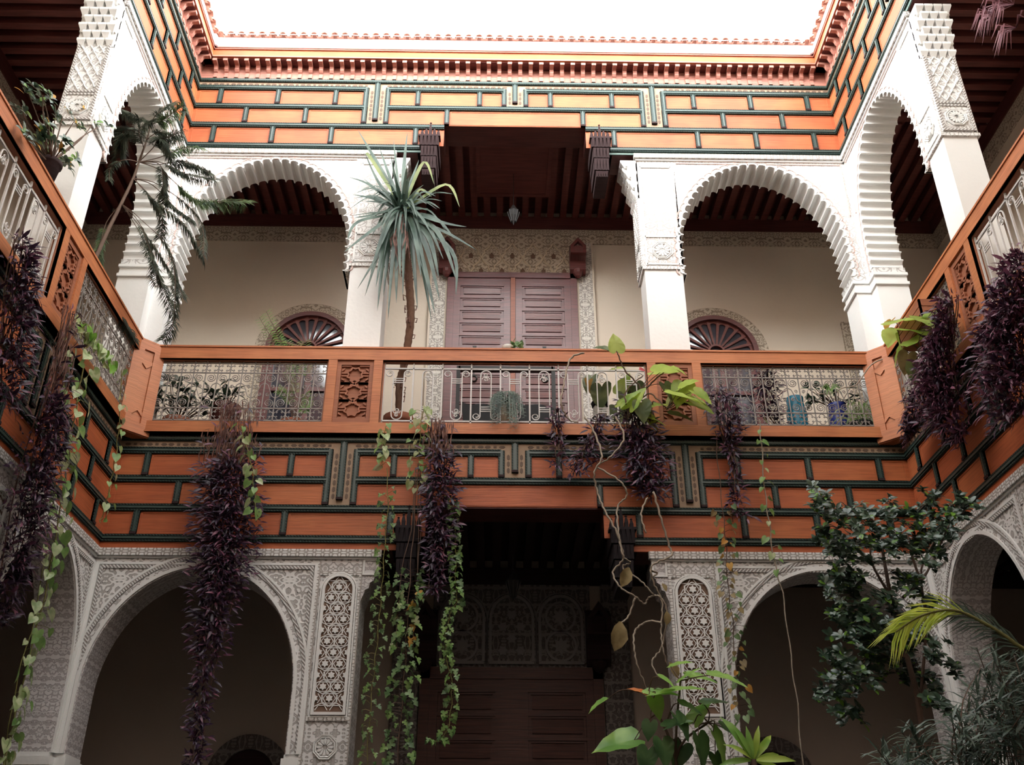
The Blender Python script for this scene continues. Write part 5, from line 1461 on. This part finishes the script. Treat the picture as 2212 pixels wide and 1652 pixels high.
hearts(t, [(1300, 835, 48, -95, 1, 0), (1278, 815, 36, -110, 1, 0), (1335, 880, 50, -70, 1, 0), (1350, 850, 48, -60, 1, 0), (1342, 845, 40, 70, 0, 0), (1372, 830, 42, -80, 1, 0), (1320, 800, 34, 20, 0, .3), (1330, 905, 38, -60, 1, 0)], pbk, [PHILO, PHILODARK], R, STEM, False, None, name='leaves_behind_railing')
hearts(t, [(1272, 822, 26, -80, 0, 0), (1290, 925, 44, -100, 0, 0)], pbk, [OCHRE], R, STEM, False, None, name='withered_leaves')
lv = Leaves(); p = pb(1382, 797); lv.heart(p, Vector((1, 0, -.3)), Vector((0, -1, .4)), .07); lv.build('red_leaf', m_leaf('small_red_leaf', (.35, .02, .03), (.5, .04, .05)), t)
t = thing('bare_twisting_stems', 'bare pale stems twisting down from the balustrade in front of the right carved pillar', 'stems', pb(1345, 960))
tubes(t, [[(1262, 762), (1232, 775), (1218, 830), (1212, 870), (1228, 905), (1250, 912)], [(1262, 900), (1282, 930), (1300, 985), (1284, 1020), (1290, 1060), (1305, 1100), (1332, 1150), (1346, 1205), (1324, 1235), (1340, 1268), (1372, 1288), (1392, 1304), (1402, 1290), (1424, 1288), (1440, 1320), (1430, 1395), (1408, 1430), (1425, 1465)], [(1330, 900), (1348, 945), (1320, 985), (1290, 1005)], [(1292, 1010), (1340, 1040), (1354, 1070), (1334, 1095), (1336, 1150), (1346, 1200), (1362, 1215), (1345, 1225), (1385, 1255), (1412, 1285)], [(1412, 1062), (1428, 1120), (1446, 1180), (1450, 1200), (1408, 1222), (1412, 1258), (1430, 1300), (1428, 1360), (1432, 1400), (1442, 1440)], [(1430, 1345), (1400, 1342), (1372, 1362), (1370, 1400), (1378, 1440), (1400, 1495)], [(1405, 1232), (1420, 1238), (1408, 1246)], [(1372, 1290), (1358, 1330), (1342, 1345)], [(1398, 1075), (1385, 1110), (1395, 1150)]], pb, PALESTEM, .0115, 'stems', .008)
lv = Leaves()
for px, py, ln, an in ((1340, 1342, 65, -100), (1358, 1225, 45, -110), (1440, 1320, 30, -90), (1445, 1430, 40, -60), (1430, 1260, 20, -60)):
    p = pb(px, py, -.05); q = pb(px+ln*cos(radians(an)), py-ln*sin(radians(an)), -.05); lv.leaf(p, q-p, Vector((.35, -1, .2)), (q-p).length, 'oval', 0, .5, 1.15)
lv.build('withered_leaves', BROWNLEAF, t)

# ---- lower heart-leaved plant standing in the courtyard
pl = lambda px, py, dy=0.0: at(px, py, y=7.3+dy)
g = pl(1470, 1650); base = Vector((g.x, 7.3, GROUND))
t = thing('courtyard_heart_plant', 'plant with broad mid-green heart-shaped leaves at the bottom right of centre', 'plant', base)
mb = MB(); mb.lathe([(.25, 0), (.33, .5), (.35, .55), (.31, .55), (.001, .5)], base, 18); mb.build('pot', TERRACOTTA, t, True)
mb = MB()
for px, py in ((1420, 1540), (1470, 1470), (1530, 1560), (1400, 1500)): mb.tube(smoothline([base+Vector((0, 0, .48)), Vector((g.x, 7.3, .4)), pl(1460, 1640), pl(px, py)], 6), .014, 6, r1=.007)
mb.build('main_stems', STEM, t)
roots = [pl(1420, 1540), pl(1470, 1470), pl(1530, 1560), pl(1400, 1500), pl(1460, 1600), pl(1440, 1560)]
hearts(t, [(1308, 1512, 46, -150, 0, .2), (1370, 1598, 92, -170, 0, .2), (1402, 1500, 62, 8, 0, .3), (1412, 1508, 48, -70, 0, .1), (1440, 1495, 78, 12, 0, .3), (1470, 1470, 50, 40, 0, .3), (1490, 1462, 60, -2, 0, .3), (1538, 1458, 76, -14, 0, .4), (1425, 1462, 40, -30, 0, .3), (1440, 1570, 55, 20, 1, .2), (1405, 1560, 40, -100, 1, .1), (1460, 1545, 62, -60, 1, .2), (1500, 1560, 60, 60, 0, .2), (1508, 1590, 70, -75, 1, .1), (1540, 1580, 80, -65, 0, .1), (1430, 1600, 60, -80, 1, 0), (1475, 1610, 55, -110, 1, 0), (1560, 1570, 60, -30, 1, .2), (1400, 1620, 55, -100, 1, .1), (1520, 1520, 50, 10, 1, .3), (1470, 1520, 50, -20, 1, .3), (1545, 1630, 50, -70, 1, .1), (1450, 1440, 46, 20, 0, .3)], pl, [PHILOLOW, m_leaf('deep_green_heart_leaf', (.035, .085, .03), (.09, .17, .06), .35, .2, 6)], R, STEM, True, roots)
hearts(t, [(1398, 1502, 46, 155, 0, .3)], pl, [m_leaf('orange_heart_leaf', (.5, .12, .03), (.65, .22, .06))], R, STEM, False, None, name='orange_leaf')

# ---- heart-leaved plant on the right balustrade and its wooden trough
pr = lambda px, py, dy=0.0: at(px, py, x=4.18+dy*.5)
t = thing('corner_heart_plant', 'plant with pale green heart-shaped leaves on the right balustrade beside the corner post', 'plant', pr(1965, 740))
roots = [pr(1952, 715), pr(1975, 715), pr(1960, 760), pr(1990, 700)]
tubes(t, [[(2000, 800), (1985, 760), (1965, 730), (1950, 712), (1935, 695)], [(1975, 745), (1960, 700), (1968, 690)], [(1985, 760), (1985, 710), (1992, 690)]], pr, STEM, .008, 'main_stems', .005)
hearts(t, [(1952, 690, 52, 25, 0, .4), (1985, 688, 36, 20, 0, .3), (1992, 684, 30, -30, 0, .3), (1970, 712, 38, 5, 0, .4), (1948, 718, 28, -100, 0, 0), (1938, 715, 36, -130, 0, .2), (1952, 742, 42, -110, 0, 0), (1962, 765, 44, -100, 1, 0), (1978, 786, 48, -95, 2, 0), (1945, 760, 30, -120, 0, 0), (1985, 735, 30, 170, 0, .3)], pr, [PHILO, BROWNLEAF, PHILODARK], R, STEM, True, roots, Vector((-.55, -.95, -.55)))
hearts(t, [(1925, 692, 22, -120, 0, .1)], pr, [OCHRE], R, STEM, False, None, OUT['r'], 'withered_leaf')
a = at(2000, 735, x=4.40)
t = thing('wooden_trough', 'small wooden plant trough hung outside the right balustrade', 'planter', Vector((4.30, a.y-.25, a.z-.1)))
mb = MB(); y0, y1 = a.y-.55, a.y+.05; z0 = a.z-.10
for zz in (z0, z0+.09, z0+.18):
    mb.box(4.14, 4.16, y0, y1, zz, zz+.08); mb.box(4.36, 4.38, y0, y1, zz, zz+.08); mb.box(4.14, 4.38, y1-.02, y1, zz, zz+.08); mb.box(4.14, 4.38, y0, y0+.02, zz, zz+.08)
mb.box(4.15, 4.37, y0, y1, z0-.01, z0+.01); mb.build('slats', CARVEDWOOD, t)
t = thing('bare_branch', 'thin bare branch reaching across the right iron grille to the corner post', 'branch', at(1920, 780, y=D-.2))
mb = MB(); mb.tube(smoothline([at(px, py, y=yy) for px, py, yy in ((1935, 778, D-.32), (1910, 775, D-.24), (1880, 790, D-.18), (1850, 830, D-.12), (1820, 838, D-.13), (1795, 850, D-.14), (1765, 850, D-.14))], 6), .010, 6, r1=.005); mb.build('stem', PALESTEM, t, True)
lv = Leaves()
for i in range(26):
    p = at(1795, 845, y=D-.16); a_ = R.uniform(0, 6.28); lv.strap([p, p+Vector((cos(a_)*.06, -.03, .05+.03*sin(a_))), p+Vector((cos(a_)*.13, -.04, .10*sin(a_)))], .006)
lv.build('leaf_tuft', POTHOSGREEN, t)

# ---- glossy shrub on the right of the courtyard
R = random.Random(31)
ps = lambda px, py, dy=0.0: at(px, py, y=7.9+dy)
g = ps(1960, 1650); base = Vector((g.x, 7.9, GROUND))
t = thing('glossy_shrub', 'tall shrub with dark glossy leaf whorls in front of the right ground-floor arch', 'shrub', base)
cl = [(1780, 1098), (1762, 1085), (1800, 1120), (1830, 1130), (1850, 1105), (1880, 1125), (1905, 1110), (1930, 1125), (1960, 1120), (1985, 1110), (2010, 1088), (2020, 1115), (2060, 1092), (2080, 1105), (2050, 1125), (1790, 1150), (1780, 1175), (1810, 1165), (1840, 1170), (1870, 1160), (1900, 1165), (1935, 1160), (1965, 1150), (2000, 1150), (2030, 1150), (2060, 1150), (1800, 1190), (1830, 1200), (1860, 1195), (1890, 1190), (1925, 1190), (1970, 1185), (2000, 1190), (1985, 1205), (2020, 1185), (2040, 1170),
      (1815, 1235), (1840, 1250), (1800, 1265), (1830, 1280), (1850, 1300), (1870, 1310), (1815, 1310), (1840, 1330), (1880, 1340), (1810, 1350), (1850, 1370), (1895, 1370), (1830, 1395), (1870, 1400), (1910, 1400), (1800, 1420), (1840, 1430), (1880, 1435), (1810, 1455), (1840, 1470), (1865, 1465), (1795, 1475), (1800, 1500), (1820, 1520), (1935, 1390), (1950, 1420), (1970, 1385), (1960, 1340), (1990, 1360), (1970, 1260), (1955, 1245), (2000, 1320), (2030, 1400), (2035, 1430), (1920, 1350), (1840, 1545), (1930, 1310), (1990, 1290), (2035, 1530), (2010, 1480), (1960, 1450), (1920, 1440)]
mb = MB()
tr = [base, Vector((g.x+.05, 7.9, .4)), ps(1990, 1560), ps(1960, 1420), ps(1925, 1290), ps(1905, 1180)]
mb.tube(smoothline(tr, 6), .035, 7, r1=.012)
for b in ([(1960, 1420), (1900, 1400), (1850, 1440)], [(1945, 1360), (1870, 1330), (1820, 1290)], [(1985, 1540), (2000, 1350), (1990, 1230), (2030, 1150)], [(1990, 1260), (1970, 1200), (1960, 1150)], [(1905, 1180), (1850, 1150), (1790, 1110)], [(1925, 1290), (1885, 1220), (1880, 1170)], [(1950, 1290), (2000, 1240), (2060, 1110)]):
    mb.tube(smoothline([ps(*q) for q in b], 5), .014, 5, r1=.006)
mb.build('trunk', STEM, t)
rosettes(t, [ps(px+R.uniform(-6, 6), py+R.uniform(-6, 6), R.uniform(-.35, .35)) for px, py in cl], .072, 9, [12, 1.0], R, [FICUS, FRESHTIP], OUT['b'], 'oval', sub=7)

# ---- feathery grey-green shrub at the bottom right
R = random.Random(41)
pf = lambda px, py, dy=0.0: at(px, py, y=6.2+dy)
g = pf(2100, 1652); base = Vector((g.x, 6.2, GROUND))
t = thing('feathery_shrub', 'feathery shrub with narrow grey-green leaves filling the bottom right corner', 'shrub', base)
mb = MB(); lv = Leaves()
for i in range(64):
    if i < 18: px, py = R.uniform(2110, 2225), R.uniform(1400, 1560)
    else:
        px = R.uniform(1890, 2225); py = R.uniform(max(1470, 1600-(px-1890)*.55), 1670)
    tip = pf(px, py, R.uniform(-.5, .5)); b = base+Vector((R.uniform(-.3, .4), R.uniform(-.3, .3), 1.6+R.uniform(0, .8)))
    mb.tube(smoothline([base+Vector((R.uniform(-.08, .08), 0, 0)), b, tip], 5), .008, 4, r1=.003)
    d0 = (tip-b).normalized()
    for j in range(26):
        p = tip-d0*R.uniform(0, .28); a_ = R.uniform(0, 6.28); e1 = d0.orthogonal().normalized(); e2 = d0.cross(e1)
        lv.leaf(p, e1*cos(a_)+e2*sin(a_)+d0*R.uniform(.3, 1.2)+Vector((0, 0, -.35)), Vector((0, -.6, 1)), R.uniform(.10, .17), 'narrow', 0)
mb.build('stems', STEM, t); lv.build('foliage', GREYLEAF, t)

# ---- palm frond
R = random.Random(51)
pp = lambda px, py, dy=0.0: at(px, py, y=5.4+dy)
g = pp(2330, 1652); base = Vector((g.x, 5.4, GROUND))
t = thing('courtyard_palm', 'palm with one bright yellow-green frond arching in from the right edge', 'palm', base)
rach = smoothline([base+Vector((0, 0, .1)), Vector((g.x, 5.4, .5)), pp(2290, 1470), pp(2200, 1395), pp(2130, 1348), pp(2060, 1318), pp(1990, 1330), pp(1935, 1365)], 8)
mb = MB(); mb.tube(rach, .018, 6, r1=.004); mb.build('stalk', VINE, t, True)
lv = Leaves()
ln = rach[-34:]
for i in range(112):
    p, d = along(ln, .0+1.0*(i+.5)/112); sg = 1 if i % 2 else -1
    green = i/112 > .42
    s_ = Vector((0, -1, 0)).cross(d).normalized()*sg
    L = .26*(1-.45*abs(i/112-.55)) if green else .20
    q = p+(d*1.0+s_*.45+Vector((0, R.uniform(-.35, .35), -.28))).normalized()*L*R.uniform(.8, 1.1)
    lv.strap([p, p.lerp(q, .5)+Vector((0, 0, .012)), q+Vector((0, 0, -.03))], .0048, 0 if green else 1)
lv.build('leaflets', [PALM, GREYLEAF], t)

# ---- yellow-green broad-leaved plant at the bottom
R = random.Random(61)
pc = lambda px, py, dy=0.0: at(px, py, y=7.0+dy)
g = pc(1628, 1652); base = Vector((g.x, 7.0, GROUND))
t = thing('yellow_green_plant', 'plant with upright yellow-green strap leaves at the bottom beside the thin vine', 'plant', base)
mb = MB(); mb.tube([base, Vector((g.x, 7.0, .4)), pc(1628, 1640)], .02, 6); mb.build('stem', STEM, t)
lv = Leaves(); C = pc(1628, 1642)
for tip, mi in (((1552, 1535), 1), ((1585, 1565), 1), ((1640, 1558), 0), ((1672, 1578), 0), ((1600, 1590), 0), ((1560, 1600), 0), ((1575, 1640), 0), ((1690, 1625), 0), ((1728, 1640), 0), ((1655, 1600), 0), ((1610, 1560), 1), ((1545, 1650), 1), ((1700, 1665), 0), ((1640, 1600), 0), ((1620, 1610), 0)):
    T1 = pc(tip[0], tip[1], R.uniform(-.12, .12)); d = T1-C
    lv.leaf(C, d, Vector((0, -1, .4))+rv(R, .3), d.length*.92, 'broad', mi, wmul=.52)
lv.build('leaves', [CROTON, PHILOLOW], t)
# ---------------------------------------------------------------- pots and furniture behind the railings
def simple_pot(name, label, px, py, yoff, r, h, mat, cat='pot', stand=0.0, prof=None):
    c = at(px, py, y=D+yoff); c.z = ZF1
    t = thing(name, label, cat, c)
    mb = MB()
    if stand: mb.box(c.x-r*1.1, c.x+r*1.1, c.y-r*1.1, c.y+r*1.1, ZF1, ZF1+stand); mb.build('stand', CARVEDWOOD, t); mb = MB()
    mb.lathe([(a*r, b*h+stand) for a, b in (prof or [(.70, 0), (.92, .75), (1.05, .80), (1.05, 1.0), (.92, 1.0), (.88, .9), (.001, .88)])], c, 20); mb.build('pot', mat, t, True)
    return t, c+Vector((0, 0, stand+h*.9))


R = random.Random(71)
def tall_leaves(t, c, spec, mats, kind='oval'):
    lv = Leaves(); mb = MB()
    for dx, dy, dz, L, mi in spec:
        p = c+Vector((dx, dy, dz)); mb.tube(smoothline([c, c.lerp(p, .5)+Vector((dx*.2, 0, .06)), p], 4), .008, 4, r1=.004)
        for i in range(5): lv.leaf(p, Vector((R.uniform(-1, 1), R.uniform(-1, .3), R.uniform(-.6, .5))), Vector((0, -.5, 1))+rv(R, .3), L*R.uniform(.7, 1.2), kind, mi)
    mb.build('stems', STEM, t); lv.build('foliage', mats, t)


t, c = simple_pot('potted_shrub', 'terracotta pot with a spreading shrub behind the left end of the back grille', 385, 900, .35, .17, .40, TERRACOTTA, 'plant')
tall_leaves(t, c, [(R.uniform(-.28, .5), R.uniform(-.15, .15), R.uniform(.15, .65), .14, i % 2) for i in range(26)], [FICUS, GREYLEAF])
t, c = simple_pot('potted_shrub', 'square-based dark pot behind the top of the longest purple plant', 488, 890, .4, .17, .62, m_plain('dark_brown_pot', (.12, .035, .03), .6, .2, 8), 'plant')
tall_leaves(t, c, [(R.uniform(-.2, .2), R.uniform(-.1, .1), R.uniform(.05, .3), .14, 0) for i in range(10)], [FICUS])
t, c = simple_pot('potted_shrub', 'pot of feathery green branches before the left fanlight window', 640, 880, .5, .18, .45, TERRACOTTA, 'plant')
lv = Leaves(); mb = MB()
for px, py in ((575, 672), (560, 685), (600, 720), (640, 740), (660, 735), (620, 735), (590, 700), (650, 870), (660, 850), (600, 840), (620, 800)):
    p = at(px, py, y=D+.75); ln = smoothline([c, c.lerp(p, .6)+Vector((.05, .1, .1)), p], 5); mb.tube(ln, .006, 4, r1=.003)
    for j in range(34):
        q, d = along(ln, .62+.38*j/34); s_ = d.cross(Vector((0, -1, 0))).normalized()*(1 if j % 2 else -1)
        lv.leaf(q, s_+d*.5+Vector((0, 0, -.2)), Vector((0, -1, .6)), .085, 'narrow', 0, wmul=1.6)
mb.build('stems', STEM, t); lv.build('foliage', [POTHOSGREEN], t)
t, c = simple_pot('glazed_pot', 'tall turquoise glazed pot on a wooden stand behind the right grille', 1722, 900, .35, .125, .66, BLUEGLAZE, stand=.12, prof=[(.55, 0), (.9, .35), (1.0, .65), (.8, .9), (.85, 1), (.7, 1), (.6, .9), (.001, .88)])
t, c = simple_pot('glazed_pot', 'cobalt blue glazed pot between the turquoise pot and the spider plant', 1812, 900, .4, .125, .72, COBALT, prof=[(.6, 0), (.95, .35), (1.0, .7), (.85, .95), (.9, 1), (.75, 1), (.001, .9)])
tall_leaves(t, c, [(R.uniform(-.35, .3), R.uniform(-.1, .1), R.uniform(.1, .4), .12, 0) for i in range(16)], [FICUS])
t, c = simple_pot('spider_plant', 'spider plant with arching striped leaves at the right end of the back grille', 1853, 900, .22, .15, .36, BLACKPAINT, 'plant')
lv = Leaves()
for i in range(60):
    a = R.uniform(0, 6.28); l = R.uniform(.18, .42); h = R.uniform(.05, .35)
    lv.strap(smoothline([c, c+Vector((cos(a)*l*.5, sin(a)*l*.35, h)), c+Vector((cos(a)*l, sin(a)*l*.5, h-R.uniform(.1, .35)))], 4), .010, i % 2)
lv.build('leaves', [POTHOSGREEN, POTHOS], t)
t, c = simple_pot('fern_pot', 'small cream pot with a drooping fern at the foot of the central railing', 1093, 905, .16, .085, .30, m_plain('cream_glazed_pot', (.55, .47, .36), .5, .1, 8), 'plant', stand=.26, prof=[(.5, 0), (.9, .3), (1.0, .6), (.8, .95), (.7, 1), (.001, .95)])
lv = Leaves()
for i in range(60):
    a = R.uniform(0, 6.28); l = R.uniform(.12, .24)
    ln = smoothline([c, c+Vector((cos(a)*l*.7, -.12+sin(a)*.12, .08)), c+Vector((cos(a)*l*.95, -.36+sin(a)*.06, -R.uniform(.02, .50)))], 5)
    lv.strap(ln, .006)
    for j in range(16):
        q, d = along(ln, .25+.75*j/16); s_ = d.cross(Vector((0, -1, 0))).normalized()*(1 if j % 2 else -1); lv.leaf(q, s_+d*.3, Vector((0, -1, .3)), .035, 'narrow', 0, wmul=1.8)
lv.build('fronds', [GREYLEAF], t)
c = at(1097, 757, y=D-.05); c.z = 6.235
t = thing('rail_pot', 'little white pot with a green sprig standing on the centre of the back rail', 'plant', c)
mb = MB(); mb.lathe([(.05, 0), (.075, .05), (.07, .055), (.001, .05)], c, 14); mb.build('pot', WHITECLOTH, t, True)
lv = Leaves()
for i in range(18): lv.heart(c+Vector((.09+R.uniform(-.06, .08), R.uniform(-.05, .05), R.uniform(.03, .12))), Vector((R.uniform(-1, 1), -.5, R.uniform(-.3, 1))), Vector((0, -1, .5)), .065)
lv.build('leaves', [IVYLEAF], t)

# chairs, frame and lantern
for i, (px, nm) in enumerate(((1036, 'left'), (1158, 'right'))):
    c = at(px, 880, y=D+.95); c.z = ZF1
    t = thing('iron_chair', 'black iron chair with a dark cushion behind the central railing, %s of the cream pot' % nm, 'chair', c, 'iron chairs')
    for sx in (-1, 1):
        for sy in (-1, 1):
            mb = MB(); mb.tube([c+Vector((sx*.2, sy*.19, 0)), c+Vector((sx*.19, sy*.18, .45))], .012, 6); mb.build('leg', IRONDARK, t)
    mb = MB(); mb.box(c.x-.21, c.x+.21, c.y-.2, c.y+.2, ZF1+.44, ZF1+.47); mb.build('seat', IRONDARK, t)
    mb = MB(); mb.tube([c+Vector((-.2, .2, .45)), c+Vector((-.21, .24, .85))]+[c+Vector((-.21*cos(pi*q/10), .25, .90+.22*sin(pi*q/10))) for q in range(11)]+[c+Vector((.21, .24, .85)), c+Vector((.2, .2, .45))], .012, 6); mb.build('back_hoop', IRONDARK, t)
    mb = MB(); mb.prism([(c.x-.20, ZF1+.52), (c.x+.18, ZF1+.50), (c.x+.24, ZF1+.74), (c.x+.05, ZF1+.80), (c.x-.12, ZF1+.78), (c.x-.24, ZF1+.82)], c.y+.08, c.y+.2); mb.v = [(p[0], p[1], p[2]+.24) for p in mb.v]; mb.build('cushion', BLACKPAINT, t)
c = at(1090, 800, y=D+1.25); xs = [at(px, 850, y=D+1.25).x for px in (989, 1196)]
t = thing('iron_stand', 'dark iron stand of two posts and a top bar in front of the upper door', 'stand', Vector(((xs[0]+xs[1])/2, D+1.25, ZF1)))
zt = at(1090, 793, y=D+1.25).z
for x in xs: mb = MB(); mb.box(x-.025, x+.025, D+1.22, D+1.28, ZF1, zt); mb.build('post', IRONDARK, t)
mb = MB(); mb.box(xs[0], xs[1], D+1.22, D+1.28, zt-.07, zt); mb.build('top_bar', IRONDARK, t)
c = at(1297, 905, y=D+.45); c.z = ZF1
t = thing('floor_lantern', 'black and white lantern on a small stand behind the heart-shaped leaves', 'lantern', c)
mb = MB(); mb.box(c.x-.15, c.x+.15, c.y-.15, c.y+.15, ZF1, ZF1+.22); mb.build('stand', IRONDARK, t); c = c+Vector((0, 0, .22))
mb = MB(); mb.lathe([(.12, 0), (.12, .30), (.08, .34), (.001, .34)], c, 12); mb.build('base', BLACKPAINT, t)
mb = MB(); mb.lathe([(.085, .34), (.085, .46), (.07, .48), (.001, .48)], c, 12); mb.build('glass', WHITECLOTH, t)
mb = MB(); mb.lathe([(.10, .48), (.11, .52), (.06, .60), (.02, .66), (.001, .68)], c, 12); mb.build('cap', BLACKPAINT, t)
